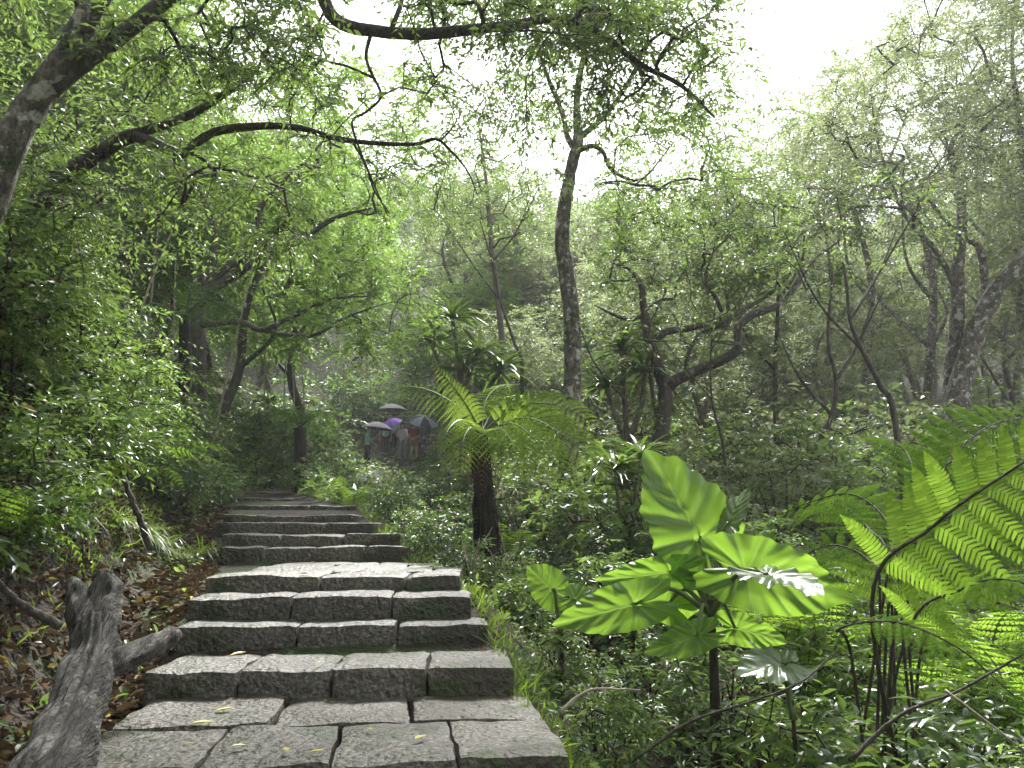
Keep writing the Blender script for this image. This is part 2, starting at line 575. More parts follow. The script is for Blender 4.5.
# ---------------------------------------------------------------- trees
def grow(skel, attr, rng, seg=.32, wig=.10, rtip=.006, expo=.5, rmax=.09):
    nodes = [np.asarray(p)[:3] for path in skel for p in path]
    rads = [p[3] for path in skel for p in path]
    par = [-1] * len(nodes)
    nsk = len(nodes)
    NP = np.zeros((len(nodes) + len(attr) * 40, 3))
    NP[:nsk] = nodes
    cnt = nsk
    attr = np.asarray(attr)
    d0 = np.min(np.linalg.norm(attr[:, None] - NP[None, :nsk], axis=2), axis=1)
    chains, ends = [], []
    for ai in np.argsort(d0):
        a = attr[ai]
        dv = a - NP[:cnt]
        dist = np.linalg.norm(dv, axis=1) + .8 * np.maximum(-dv[:, 2], 0)
        k = int(np.argmin(dist))
        L = np.linalg.norm(dv[k])
        n = int(min(38, max(2, math.ceil(L / seg))))
        idx = [k]
        off = np.zeros(3)
        for q in range(1, n + 1):
            t = q / n
            off = off * .75 + rng.normal(size=3) * wig * seg * 2
            p = NP[k] * (1 - t) + a * t + off * min(1, 4 * (1 - t)) + np.array((0, 0, .10 * L * math.sin(math.pi * t)))
            NP[cnt] = p
            par.append(idx[-1])
            idx.append(cnt)
            cnt += 1
        chains.append(idx)
        ends.append(cnt - 1)
    c = np.zeros(cnt)
    for e in ends:
        c[e] += 1
    for q in range(cnt - 1, nsk - 1, -1):
        c[par[q]] += c[q]
    r = np.minimum(rtip * np.maximum(c, 1) ** expo, rmax)
    r[:nsk] = np.minimum(rads, np.maximum(r[:nsk], .0))
    tubes = []
    for idx in chains:
        rr = r[idx].copy()
        rr[0] = min(rr[1] * 1.25, max(rads[idx[0]], .004) if idx[0] < nsk else 9)
        tubes.append((NP[idx], rr))
    tips, dirs = [], []
    for e in ends:
        tips.append(NP[e])
        dirs.append(NP[e] - NP[par[e]])
    return tubes, np.array(tips), unit(np.array(dirs)), NP[:cnt], par, nsk


def limb(pts, rads, n=5):
    P = np.column_stack([np.array(pts), np.array(rads)])
    return smooth_path(P, n)


def crown_pts(centre, radii, n, rng, gap=.42, gs=.6, shell=.35):
    out = []
    s = rng.uniform(0, 100, 3)
    while len(out) < n:
        q = rng.normal(size=3)
        q = q / np.linalg.norm(q) * rng.uniform(shell, 1) ** .6
        p = np.asarray(centre) + q * np.asarray(radii)
        if mnoise.noise(Vector((p * gs + s).tolist())) * .5 + .5 > gap:
            out.append(p)
    return np.array(out)


def tree(name, skel, attr, rng, bark, leaf, label, cat='tree', group=None, base=None, leafkw={}, growkw={}, branch_mat=None, sides=9, mid=True, twig_tubes=True):
    """trunk (with its main limbs), branches and crown of one tree"""
    base = skel[0][0][:3] if base is None else base
    t = empty(name, base, label, cat, group)
    m_ = MB()
    b_ = MB() if branch_mat else m_
    for k, path in enumerate(skel):
        V, Qs = tube(path[:, :3], path[:, 3], sides, .045, rng)
        (m_ if k == 0 else b_).add(V, Qs)
    tubes, tips, dirs, NP, par, nsk = grow(skel, attr, rng, **growkw)
    for P, r_ in tubes:
        b_.add(*tube(P, r_, 5 if r_[0] > .012 else 4))
    tw = [] if twig_tubes else None
    c_ = MB()
    c_.add(*spray(tips, dirs, rng, out=tw, **leafkw))
    for c in tw or []:
        b_.add(*tube(c, (.0035, .0028, .0015), 3))
    m_.build('trunk', M[bark], t)
    if branch_mat:
        b_.build('limb', M[branch_mat], t)
    if mid:                                             # leaves along the thin branches too
        sel = np.arange(nsk, len(NP))
        sel = sel[rng.uniform(size=len(sel)) < .22]
        if len(sel):
            dd = unit(NP[sel] - NP[[par[q] for q in sel]])
            kw = dict(leafkw)
            kw['twigs'] = max(1, kw.get('twigs', 4) // 2)
            c_.add(*spray(NP[sel], dd, rng, **kw))
    c_.build('crown', M[leaf], t, smooth=False)
    return t


def simple_tree(seed, h, lean, cr, ch, n, bark, leaf, label, group, r0=.12, forks=3, leafkw={}, growkw={}, gap=.42, crown_z=.68, name='forest_tree'):
    """a whole tree standing at the origin: bending trunk, forks, crown"""
    rng = RS(seed)
    top = np.array((lean[0], lean[1], h * .62))
    ctrl = [np.zeros(3) - (0, 0, .4)]
    for k in range(1, 5):
        t = k / 4
        ctrl.append(top * t + np.array((rng.normal() * .22, rng.normal() * .22, 0)) * (t < .99))
    skel = [limb(ctrl, [r0 * 1.25, r0, r0 * .85, r0 * .7, r0 * .55])]
    for f in range(forks):
        a = f * 2 * math.pi / forks + rng.uniform(-.5, .5)
        s = skel[0][int(len(skel[0]) * rng.uniform(.45, .95))]
        e = s[:3] + np.array((math.cos(a) * cr * .6, math.sin(a) * cr * .6, h * rng.uniform(.14, .3)))
        md = (s[:3] + e) / 2 + rng.normal(size=3) * .25
        skel.append(limb([s[:3], md, e], [min(s[3] * .8, r0 * .5), r0 * .32, r0 * .16]))
    at_ = crown_pts((lean[0], lean[1], h * crown_z), (cr, cr, ch), n, rng, gap)
    return tree(name, skel, at_, rng, bark, leaf, label, 'tree', group, base=(0, 0, 0), leafkw=leafkw, growkw=growkw, sides=8, twig_tubes=False)


# --- the leaning tree in the upper left corner with the long branch overhead
rng = RS(11)
LT = 4.9
sk = [limb(A((-150, 470, 5.3), (-60, 330, 5.1), (2, 165, LT), (28, 110, LT), (55, 72, LT), (112, -25, 4.8), (170, -130, 4.7), (215, -260, 4.6)), [.12, .115, .108, .102, .095, .075, .06, .04], 7),
      limb(A((50, 88, LT), (85, 62, 5.0), (120, 36, 5.1), (190, -18, 5.2), (250, -55, 5.5), (310, -22, 5.9), (336, 20, 6), (375, 31, 6), (420, 34, 6.05), (460, 31, 6.1), (520, 24, 6.2),
             (552, 19, 6.3), (600, 34, 6.4), (640, 64, 6.5), (682, 86, 6.6), (715, 118, 6.7)),
           [.07, .062, .06, .055, .052, .058, .056, .055, .052, .05, .045, .04, .034, .028, .02, .01], 5),
      limb(A((372, 30, 6), (366, 55, 5.95), (371, 72, 5.9), (381, 96, 5.9), (366, 112, 5.95), (352, 122, 6.0), (360, 150, 6.1), (372, 180, 6.1), (388, 216, 6.2)), [.02, .015, .013, .012, .011, .01, .009, .008, .005], 4),
      limb(A((392, 28, 6), (402, 0, 6.1), (410, -40, 6.3)), [.025, .02, .012], 4)]
att = np.array([at(rng.uniform(425, 710), abs(rng.normal(0, 50)) - 25, rng.uniform(5.6, 7.6)) for _ in range(150)]
               + [at(rng.uniform(560, 725), rng.uniform(0, 110), rng.uniform(6, 7.4)) for _ in range(60)]
               + [at(rng.uniform(150, 330), rng.uniform(-60, 75), rng.uniform(4.9, 6.4)) for _ in range(80)]
               + [at(rng.uniform(-60, 150), rng.uniform(-60, 40), rng.uniform(4.4, 6.4)) for _ in range(30)]
               + [at(rng.uniform(330, 560), rng.uniform(-140, 10), rng.uniform(5, 8)) for _ in range(60)]
               + [at(rng.uniform(400, 540), rng.uniform(20, 120), rng.uniform(6.5, 9)) for _ in range(26)])
tree('leaning_tree', sk, att, rng, 'bark_pale', 'lf_mid', 'leaning pale lichen-spotted tree in the upper left corner with one long dark overhead branch',
     leafkw=dict(twigs=5, per=10, tl=.42, size=.072, ratio=.34, droop=.45, jit=.6), growkw=dict(seg=.2, rtip=.0035, wig=.1, rmax=.03), branch_mat='bark_dark')

# --- dark tree on the bank: forked limb crossing the left of the view
rng = RS(12)
sk = [limb(A((-40, 430, 7.2), (-5, 320, 7.0), (30, 225, 6.8), (60, 182, 6.6), (88, 160, 6.5), (118, 142, 6.4), (134, 134, 6.4)), [.13, .12, .10, .085, .075, .066, .06], 5),
      limb(A((132, 135, 6.4), (160, 126, 6.4), (192, 114, 6.4), (218, 98, 6.4), (240, 83, 6.5), (262, 62, 6.6), (275, 30, 6.7)), [.045, .042, .038, .034, .028, .018, .008], 5),
      limb(A((133, 136, 6.4), (152, 142, 6.35), (172, 151, 6.3), (184, 153, 6.3), (200, 140, 6.3), (222, 130, 6.3), (262, 126, 6.3), (300, 128, 6.4), (335, 138, 6.5), (372, 143, 6.5), (415, 144, 6.6),
             (436, 139, 6.6), (452, 152, 6.6), (468, 172, 6.7), (478, 196, 6.7)), [.05, .047, .044, .044, .04, .038, .034, .03, .026, .022, .018, .015, .011, .008, .004], 4),
      limb(A((352, 141, 6.5), (366, 165, 6.5), (374, 190, 6.5), (390, 214, 6.5)), [.014, .011, .009, .005], 4)]
att = np.array([at(rng.uniform(-20, 300), rng.uniform(20, 260), rng.uniform(5.6, 8.5)) for _ in range(110)]
               + [at(rng.uniform(-60, 90), rng.uniform(120, 330), rng.uniform(5.4, 7.5)) for _ in range(90)]
               + [at(rng.uniform(230, 470), rng.uniform(90, 180), rng.uniform(6.1, 7.4)) for _ in range(22)])
tree('bank_tree', sk, att, rng, 'bark_dark', 'lf_mid', 'dark tree on the left bank whose forked limb bows across the upper left', base=at(-40, 430, 7.2),
     leafkw=dict(twigs=6, per=11, tl=.48, size=.07, ratio=.33, droop=.4, jit=.6), growkw=dict(seg=.22, rtip=.0035, rmax=.03))

# --- the tall pale trunk in the middle
rng = RS(13)
TY = 11.0
b0 = place(566, 520, TY)
sk = [limb([b0 - (0, 0, .3)] + A((567, 500, TY), (569, 440, TY), (572, 380, TY), (572, 320, TY), (566, 270, TY), (562, 235, TY), (566, 195, TY), (573, 160, TY), (578, 140, TY), (577, 95, 11), (586, 40, 10.8), (592, -30, 10.6)),
           [.16, .15, .14, .13, .125, .12, .11, .10, .09, .08, .055, .04, .02], 5),
      limb(A((575, 150, TY), (567, 135, TY), (562, 112, 11), (545, 70, 10.8), (530, 20, 10.6)), [.055, .045, .04, .03, .012], 5),
      limb(A((579, 150, TY), (592, 146, TY), (603, 152, 11), (612, 170, 11), (640, 180, 11), (668, 150, 11)), [.05, .04, .034, .03, .02, .01], 5),
      limb(A((579, 138, TY), (610, 110, 11), (640, 60, 10.9), (655, 10, 10.7)), [.05, .04, .03, .012], 5)]
att = np.array([at(590 + rng.normal(0, 75), rng.uniform(-60, 135), rng.uniform(9.4, 12.4)) for _ in range(120)]
               + [at(rng.uniform(600, 705), rng.uniform(120, 200), rng.uniform(10, 12)) for _ in range(22)]
               + [at(rng.uniform(680, 770), rng.uniform(50, 210), rng.uniform(10, 12)) for _ in range(26)])
att = att[[not (425 < 512 + a[0] / a[1] * F < 520 and a[2] > 6) for a in att]]
tree('tall_pale_tree', sk, att, rng, 'bark_pale', 'lf_mid', 'tall slender pale-barked tree rising behind the middle tree fern', base=b0,
     leafkw=dict(twigs=5, per=12, tl=.65, size=.09, ratio=.34, droop=.5, jit=.6), growkw=dict(seg=.3, rtip=.004, rmax=.04))

# --- two airy trees that break up the sky either side of the pale trunk
for k, (bx, by, Yd, tops, box, n_, lab) in enumerate([
        (508, 470, 19, [(506, 400), (500, 320), (492, 250), (486, 180), (478, 120)], (420, 562, 70, 235), 150, 'airy slender tree breaking up the sky left of the tall pale trunk'),
        (704, 470, 18, [(702, 400), (708, 320), (700, 250), (706, 190), (712, 150)], (612, 800, 112, 255), 150, 'airy slender tree breaking up the sky right of the tall pale trunk')]):
    rng = RS(150 + k)
    b0 = place(bx, by, Yd)
    sk = [limb([b0 - (0, 0, .3)] + [at(a, b, Yd) for a, b in tops], [.10, .09, .08, .065, .045, .02], 5)]
    att = np.array([at(rng.uniform(box[0], box[1]), rng.uniform(box[2], box[3]), Yd + rng.uniform(-2.2, 2.2)) for _ in range(n_)])
    tree('airy_tree', sk, att, rng, 'bark_grey', 'lf_mid', lab, base=b0, leafkw=dict(twigs=5, per=11, tl=.75, size=.10, ratio=.36, droop=.4), growkw=dict(seg=.4, rtip=.005, rmax=.035), twig_tubes=False)

# --- crooked tree right of the middle
rng = RS(14)
CY = 13.0
b0 = place(655, 520, CY)
sk = [limb([b0 - (0, 0, .3)] + A((655, 480, CY), (660, 440, CY), (665, 400, CY), (664, 385, CY), (656, 360, CY), (648, 335, CY), (643, 300, CY), (641, 285, CY), (630, 270, 12.8), (610, 262, 12.6)),
           [.17, .15, .14, .13, .115, .10, .09, .06, .05, .03, .01], 5),
      limb(A((668, 386, CY), (680, 378, CY), (700, 369, 12.9), (722, 360, 12.8), (737, 350, 12.7), (739, 338, 12.7), (738, 328, 12.7), (752, 315, 12.8), (772, 308, 12.9), (786, 300, 13), (795, 286, 13), (812, 262, 13.2), (840, 240, 13.4)),
           [.11, .10, .095, .09, .085, .08, .075, .07, .065, .06, .05, .03, .012], 4),
      limb(A((657, 338, CY), (668, 331, CY), (690, 328, 13.1), (712, 322, 13.1), (722, 315, 13.1), (715, 296, 13), (706, 281, 13), (712, 255, 13), (730, 235, 13)), [.07, .068, .06, .052, .045, .036, .03, .02, .008], 4),
      limb(A((712, 328, 13.2), (730, 318, 13.3), (752, 305, 13.4), (775, 290, 13.5), (800, 262, 13.7)), [.05, .045, .04, .03, .012], 4),
      limb(A((686, 372, 13), (688, 355, 13), (694, 342, 13.1), (703, 332, 13.2), (730, 324, 13.2)), [.045, .04, .036, .03, .012], 4),
      limb(A((643, 315, CY), (628, 320, 13), (608, 312, 13), (594, 305, 13)), [.035, .03, .022, .008], 4),
      limb(A((645, 310, CY), (662, 300, 13), (674, 298, 13), (676, 285, 13), (690, 262, 13)), [.03, .028, .024, .02, .008], 4)]
att = np.array([at(rng.uniform(600, 850), rng.uniform(170, 285), rng.uniform(13, 15.5)) for _ in range(110)])
tree('crooked_tree', sk, att, rng, 'bark_dark', 'lf_mid', 'crooked dark tree with snaking horizontal limbs right of the tall pale trunk', base=b0,
     leafkw=dict(twigs=8, per=14, tl=.6, size=.09, ratio=.36, droop=.35), growkw=dict(seg=.3, rtip=.004, rmax=.03))

# --- twin trunk tree at the right
rng = RS(15)
WY = 14.5
b0 = place(955, 520, WY)
sk = [limb([b0 - (0, 0, .3)] + A((955, 450, WY), (958, 400, WY), (970, 350, WY), (990, 300, 14.4), (1030, 250, 14.2), (1080, 180, 14), (1100, 60, 14)), [.27, .25, .22, .19, .17, .13, .09, .04], 5),
      limb([b0 + (-.15, .1, -.3)] + A((948, 450, 14.7), (952, 380, 14.8), (957, 320, 14.8), (958, 270, 14.8), (962, 200, 14.7), (950, 150, 14.6), (975, 110, 14.5)), [.2, .17, .15, .13, .12, .08, .05, .02], 5),
      limb(A((975, 335, WY), (985, 300, 14.8), (980, 250, 14.9), (960, 235, 15), (930, 200, 15), (900, 140, 15)), [.11, .09, .07, .05, .035, .012], 5),
      limb(A((958, 290, 14.8), (935, 250, 14.8), (905, 215, 14.7), (880, 150, 14.6), (870, 90, 14.5)), [.07, .05, .04, .028, .01], 5)]


def rtop(px):
    return 120 - (px - 790) * .95 if px > 790 else 125 + (790 - px) * .3


att = []
while len(att) < 440:
    px, py = rng.uniform(700, 1120), rng.uniform(-80, 235)
    q = at(px, py, rng.uniform(12, 17))
    if py > rtop(px) and mnoise.noise(Vector((px * .016, py * .016, q[1] * .22))) > -.22:
        att.append(q)
tree('twin_trunk_tree', sk, np.array(att), rng, 'bark_pale', 'lf_grey', 'tall twin-trunked pale tree with a wide loose crown at the right edge', base=b0,
     leafkw=dict(twigs=6, per=13, tl=.8, size=.095, ratio=.36, droop=.4), growkw=dict(seg=.35, rtip=.005, rmax=.05))

# --- dark branching tree at the left, behind the bank
rng = RS(16)
DY = 13.0
b0 = place(205, 440, DY)
sk = [limb([b0 - (0, 0, .3)] + A((200, 360, DY), (196, 320, DY), (205, 292, DY)), [.14, .12, .11, .10], 5),
      limb(A((203, 296, DY), (222, 270, DY), (240, 262, 13), (258, 235, 12.9), (262, 205, 12.8), (300, 165, 12.6)), [.10, .085, .08, .06, .05, .02], 5),
      limb(A((206, 292, DY), (235, 275, DY), (268, 255, 12.8), (300, 240, 12.6), (335, 218, 12.4), (372, 208, 12.2)), [.09, .08, .07, .055, .04, .012], 5),
      limb(A((205, 300, DY), (215, 240, 13.2), (200, 190, 13.2), (180, 150, 13.2)), [.07, .055, .04, .015], 5),
      limb(A((200, 325, DY), (240, 322, 12.8), (262, 330, 12.6), (290, 318, 12.4), (330, 300, 12.2), (370, 296, 12)), [.06, .05, .045, .04, .03, .01], 5),
      limb(A((260, 330, 12.6), (310, 336, 12.4), (345, 318, 12.2), (380, 305, 12)), [.035, .03, .022, .008], 5)]
att = np.array([at(rng.uniform(100, 430), rng.uniform(60, 215), rng.uniform(12.8, 16)) for _ in range(170)] + [at(rng.uniform(300, 430), rng.uniform(260, 345), rng.uniform(11.4, 13)) for _ in range(30)])
tree('spreading_tree', sk, att, rng, 'bark_dark', 'lf_lime', 'dark spreading tree above the shaded shrub wall left of the path', base=b0,
     leafkw=dict(twigs=8, per=14, tl=.6, size=.1, ratio=.38, droop=.3), growkw=dict(seg=.3, rtip=.005, rmax=.05))

# --- slender saplings in the right middle distance
SAP = [(A((895, 420, 10), (880, 385, 10), (862, 350, 10), (850, 320, 10), (846, 280, 10), (838, 240, 10)), .045, 'thin black sapling slanting left in front of the hazy woods at right', 10),
       (A((808, 478, 14), (818, 445, 14), (832, 415, 14), (836, 380, 14), (828, 340, 14), (832, 280, 14)), .075, 'forked dark sapling between the crooked tree and the twin-trunked tree', 14),
       (A((778, 470, 16), (776, 420, 16), (775, 370, 16), (778, 300, 16), (776, 230, 16)), .08, 'straight slender grey trunk just right of the crooked tree', 16),
       (A((628, 500, 12), (626, 450, 12), (625, 400, 12), (626, 355, 12)), .035, 'straight thin stem topped by strap leaves left of the crooked tree', 12),
       (A((726, 480, 12), (722, 440, 12), (712, 400, 12), (711, 350, 12), (716, 300, 12)), .03, 'very thin bent sapling under the crooked tree limbs', 12),
       (A((522, 372, 15), (515, 345, 15), (500, 300, 15), (492, 262, 15), (480, 220, 15)), .045, 'thin dark leaning stem between the strap-leaved tree and the tall pale trunk', 15)]
for k, (pts, r0, lab, Yd) in enumerate(SAP):
    rng = RS(40 + k)
    gb = np.array((pts[0][0], pts[0][1], G(pts[0][0], pts[0][1]) - .2))
    sk = [limb([gb] + pts, np.linspace(r0, r0 * .3, len(pts) + 1), 5)]
    e = pts[-1]
    for s_ in (-1, 1, 1):
        q0 = pts[2 + (s_ > 0)] if len(pts) > 3 else pts[1]
        sk.append(limb([q0, q0 + (s_ * .5, .1, .7), q0 + (s_ * rng.uniform(.8, 1.2), rng.normal() * .3, 1.6)], [r0 * .5, r0 * .35, r0 * .12], 5))
    att = crown_pts(e + (0, 0, .2), (1.5, 1.5, 1.3), 36, rng, .3)
    tree('sapling', sk, att, rng, 'bark_dark', 'lf_mid' if k != 2 else 'lf_grey', lab, base=gb,
         leafkw=dict(twigs=3, per=8, tl=.45, size=.09, ratio=.36, droop=.35), growkw=dict(seg=.3, rtip=.004, rmax=.02))

# --- background forest: prototypes, then copies
kw1 = dict(twigs=6, per=14, tl=.7, size=.12, ratio=.4, droop=.35)
kw2 = dict(twigs=6, per=14, tl=.65, size=.13, ratio=.42, droop=.3)
PROTO = [
    simple_tree(101, 11, (.5, -.2), 2.8, 3.3, 260, 'bark_grey', 'lf_grey', 'hazy grey-green tree in the deep forest', 'hazy trees of the forest behind', .13, leafkw=kw1, growkw=dict(rtip=.006)),
    simple_tree(102, 9, (-.6, .3), 3.0, 2.9, 260, 'bark_dark', 'lf_lime', 'yellow-green sunlit tree', 'hazy trees of the forest behind', .12, leafkw=kw2, growkw=dict(rtip=.006)),
    simple_tree(103, 7.5, (.9, 0), 2.8, 2.3, 240, 'bark_dark', 'lf_mid', 'mid green tree', 'hazy trees of the forest behind', .10, 4, leafkw=kw1, growkw=dict(rtip=.006)),
    simple_tree(104, 13, (-.3, .2), 2.8, 4.2, 280, 'bark_pale', 'lf_mid', 'tall mid green tree', 'hazy trees of the forest behind', .15, leafkw=kw2, growkw=dict(rtip=.006)),
    simple_tree(105, 8.5, (.4, .5), 2.9, 2.7, 180, 'bark_grey', 'lf_grey', 'thin-crowned hazy tree', 'hazy trees of the forest behind', .10, 4, leafkw=kw1, growkw=dict(rtip=.006), gap=.5),
    simple_tree(106, 15.5, (.4, -.5), 3.2, 3.4, 190, 'bark_pale', 'lf_grey', 'tall hazy tree', 'hazy trees of the forest behind', .14, 4, leafkw=dict(kw1, size=.105), growkw=dict(rtip=.006), gap=.46, crown_z=.76),
]
TREE_LAB = {
    (0, 'l'): 'grey-green tree in the hazy forest uphill on the left', (0, 'm'): 'grey-green tree in the hazy forest behind the middle tree fern', (0, 'r'): 'grey-green tree in the hazy forest at the right',
    (1, 'l'): 'bright yellow-green tree glowing in the light uphill on the left', (1, 'm'): 'bright yellow-green tree behind the tall pale trunk', (1, 'r'): 'bright yellow-green tree in the forest at the right',
    (2, 'l'): 'low mid-green forest tree with dark trunk uphill on the left', (2, 'm'): 'low mid-green forest tree with dark trunk in the middle distance', (2, 'r'): 'low mid-green forest tree with dark trunk at the right',
    (3, 'l'): 'tall dense mid-green forest tree uphill on the left', (3, 'm'): 'tall dense mid-green forest tree in the middle distance', (3, 'r'): 'tall dense mid-green forest tree at the right',
    (5, 'l'): 'tall pale-barked tree with a high grey crown uphill on the left', (5, 'm'): 'tall pale-barked tree with a high grey crown in the middle distance', (5, 'r'): 'tall pale-barked tree with a high grey crown at the right',
    (4, 'l'): 'thin-crowned grey tree in the forest on the left', (4, 'm'): 'thin-crowned grey tree in the middle distance', (4, 'r'): 'thin-crowned grey tree in the hazy forest at the right'}
used = set()


def put_tree(p, px, Yd, s, rz):
    x = (px - 512) / F * Yd
    side = 'l' if px < 400 else ('m' if px < 680 else 'r')
    lab = TREE_LAB[(p, side)]
    loc = (x, Yd, G(x, Yd) - .1)
    if p in used:
        o = dup(PROTO[p], loc, rz, s, lab)
    else:
        used.add(p)
        o = PROTO[p]
        o.location = loc
        o.rotation_euler = (0, 0, rz)
        o.scale = (s, s, s)
        o['label'] = lab
    return o


rng = RS(77)
# px, distance, prototype, scale
BT = [(-40, 9.5, 2, .95), (70, 14.5, 3, .85), (140, 20, 3, .9), (230, 17.5, 1, 1.05), (20, 20, 1, 1.1), (590, 19, 4, .7), (700, 17, 4, .75), (520, 21, 4, .7), (475, 28, 0, 1.2), (525, 31, 0, 1.3), (572, 27, 4, 1.25), (615, 31, 0, 1.25), (650, 24, 4, 1.1), (955, 20, 5, 1.0), (1035, 18, 5, 1.05), (890, 23, 5, 1.0), (1100, 20, 5, 1.1), (830, 27, 5, .95),
      (120, 17, 1, 1.0), (40, 12, 2, .9), (290, 20, 1, 1.05), (60, 20, 3, .95), (-60, 16, 3, .9), (200, 23, 1, 1.1), (335, 26, 1, 1.0), (452, 26, 1, .9), (150, 30, 1, 1.2), (260, 32, 1, 1.15),
      (20, 27, 1, 1.2), (390, 34, 1, 1.0), (450, 36, 2, 1.1), (-90, 24, 3, 1.1), (330, 40, 1, 1.2), (80, 38, 1, 1.3), (210, 44, 0, 1.2), (430, 46, 1, 1.0),
      (500, 24, 2, .75), (545, 30, 0, .8), (610, 24, 2, .8), (500, 38, 1, .8), (640, 34, 0, .85), (560, 42, 0, .85), (680, 26, 4, .9), (500, 50, 0, .9), (620, 48, 0, .95),
      (735, 22, 4, .85), (760, 28, 0, .85), (810, 21, 4, .85), (840, 26, 4, .95), (700, 38, 0, .9), (780, 40, 0, .95), (860, 34, 0, 1.05), (930, 28, 0, 1.05), (1010, 22, 4, 1.0),
      (1060, 24, 0, 1.2), (980, 34, 0, 1.2), (1100, 17, 4, 1.1), (920, 44, 0, 1.15), (1040, 40, 0, 1.3), (840, 52, 0, 1.1), (720, 52, 0, 1.0), (1120, 32, 3, 1.2), (1180, 22, 3, 1.2)]
for (px, Yd, p, s) in BT:
    if 320 < px < 452 and 22 < Yd < 50:
        continue
    put_tree(p, px, Yd, s * rng.uniform(.92, 1.08), rng.uniform(0, 6.28))
# the wooded hillside beyond
for Yd in (36, 42, 48, 55, 63, 72, 82):
    for px in np.arange(-60, 1120, 3600 / Yd):
        if 330 < px < 450 and Yd < 46:
            continue
        put_tree(int(rng.choice([0, 1, 2, 3] if px < 470 else [0, 0, 2, 4, 3])), px + rng.uniform(-30, 30), Yd + rng.uniform(-3, 3), rng.uniform(.9, 1.25), rng.uniform(0, 6.28))
# unseen trees beside and behind the photographer, added to block light from the back
for (x, y, p, s) in [(-7, -4, 3, 1.1), (5, -6, 3, 1.2), (-1.5, -9, 0, 1.3), (8, 1, 3, 1.0), (-9, 2, 2, 1.2), (11, -3, 0, 1.2), (2.5, -3.2, 2, 1.0), (-4, -13, 3, 1.2), (-3.5, -2.5, 2, 1.1), (1, -6, 3, 1.0), (9, -9, 3, 1.2), (-10, -8, 3, 1.2), (-6, .5, 3, 1.0), (5.5, -1.5, 3, 1.1)]:
    dup(PROTO[p], (x, y, G(x, y) - .1), rng.uniform(0, 6), s, 'unseen canopy tree behind the photographer, added for its shade')


# ---------------------------------------------------------------- ferns
def frond(ctrl, npairs, plen, rng, normal=(0, -.5, .85), start=.12, droop=.25, pinnules=12, rr=.008, prof=None, fwd=.35, width=.2, gap=.92):
    """rachis tube (V,Q) and blade (V,Q): paired pinnae, each a comb of pinnules"""
    P = smooth_path(np.array(ctrl), 8)
    L = np.concatenate([[0], np.cumsum(np.linalg.norm(np.diff(P, axis=0), axis=1))])
    L /= L[-1]
    tot = np.linalg.norm(np.diff(P, axis=0), axis=1).sum()
    T = unit(np.gradient(P, axis=0))
    us = start + (1 - start) * (np.arange(npairs) + .5) / npairs
    Vb, Qb, n = [], [], 0
    N0 = unit(np.array(normal, float))
    for u in us:
        v = (u - start) / (1 - start)
        pl = plen * (prof(v) if prof else (math.sin(math.pi * min(1, .18 + .82 * v) ** .75) ** .8 if v < .97 else .15))
        if pl < .012:
            continue
        p = np.array([np.interp(u, L, P[:, c]) for c in range(3)])
        t = unit(np.array([np.interp(u, L, T[:, c]) for c in range(3)]))
        nrm = unit(N0 - t * np.dot(N0, t))
        s = np.cross(t, nrm)
        for sg in (-1, 1):
            d = unit(s * sg + t * (fwd + .3 * v) + rng.normal(size=3) * .05)
            m = max(4, int(pinnules * min(1, .35 + pl / plen)))
            q = (np.arange(m) + .5) / m
            ax = p + d * (q * pl)[:, None] - np.array((0, 0, 1.0)) * (droop * pl * q * q)[:, None]
            tang = unit(d - np.array((0, 0, 1.0)) * (2 * droop * q)[:, None])
            w = pl / m * gap * .5
            sd_ = unit(np.cross(tang, nrm))
            ln = width * pl * np.clip(1.15 * (1 - q ** 2.2), .12, 1) * rng.uniform(.9, 1.1, m)
            for s2 in (-1, 1):
                pd = sd_ * s2 + tang * .3
                a_ = ax - tang * w
                b_ = ax + tang * w
                e1 = ax + pd * ln[:, None] + tang * w * .75
                e0 = ax + pd * (ln * .85)[:, None] - tang * w * .55
                V = np.stack([a_, b_, e1, e0], 1) - nrm * 0
                V[:, 2:, 2] -= (ln * .22)[:, None]
                Vb.append(V.reshape(-1, 3))
                Qb.append(np.arange(m * 4).reshape(-1, 4) + n)
                n += m * 4
    rt = tube(P, np.linspace(rr, rr * .25, len(P)), 5)
    return rt, (np.concatenate(Vb), np.concatenate(Qb)), tot


def add_frond(parent, leaf, stem, *a, **k):
    rt, bl, _ = frond(*a, **k)
    m_ = MB()
    m_.add(*bl)
    m_.add(*rt, mi=1)
    return m_.build('frond', [M[leaf], M[stem]], parent, smooth=False)


# --- middle tree fern
rng = RS(21)
FY = 8.6
b0 = place(487, 545, FY)
tf = empty('tree_fern', b0, 'dark-trunked tree fern with a wide bright crown standing right of the upper steps', 'tree fern')
top = at(481, 434, FY)
m_ = MB()
pth = limb([b0 - (0, 0, .2), b0 * .6 + top * .4 + (.03, 0, 0), b0 * .3 + top * .7, top], [.155, .125, .10, .08], 8)
m_.add(*tube(pth[:, :3], pth[:, 3], 16, .10, rng))
for k in range(150):                                     # old leaf bases and root fibres
    t = rng.uniform(.03, .97)
    c = pth[int(t * (len(pth) - 1))]
    a = rng.uniform(0, 6.28)
    o_ = np.array((math.cos(a), math.sin(a), 0))
    m_.add(*tube([c[:3] + o_ * c[3] * .9, c[:3] + o_ * c[3] * 1.18 - (0, 0, .10), c[:3] + o_ * c[3] * 1.1 - (0, 0, .24)], [.013, .011, .004], 4))
m_.build('trunk', M['fern_trunk'], tf)
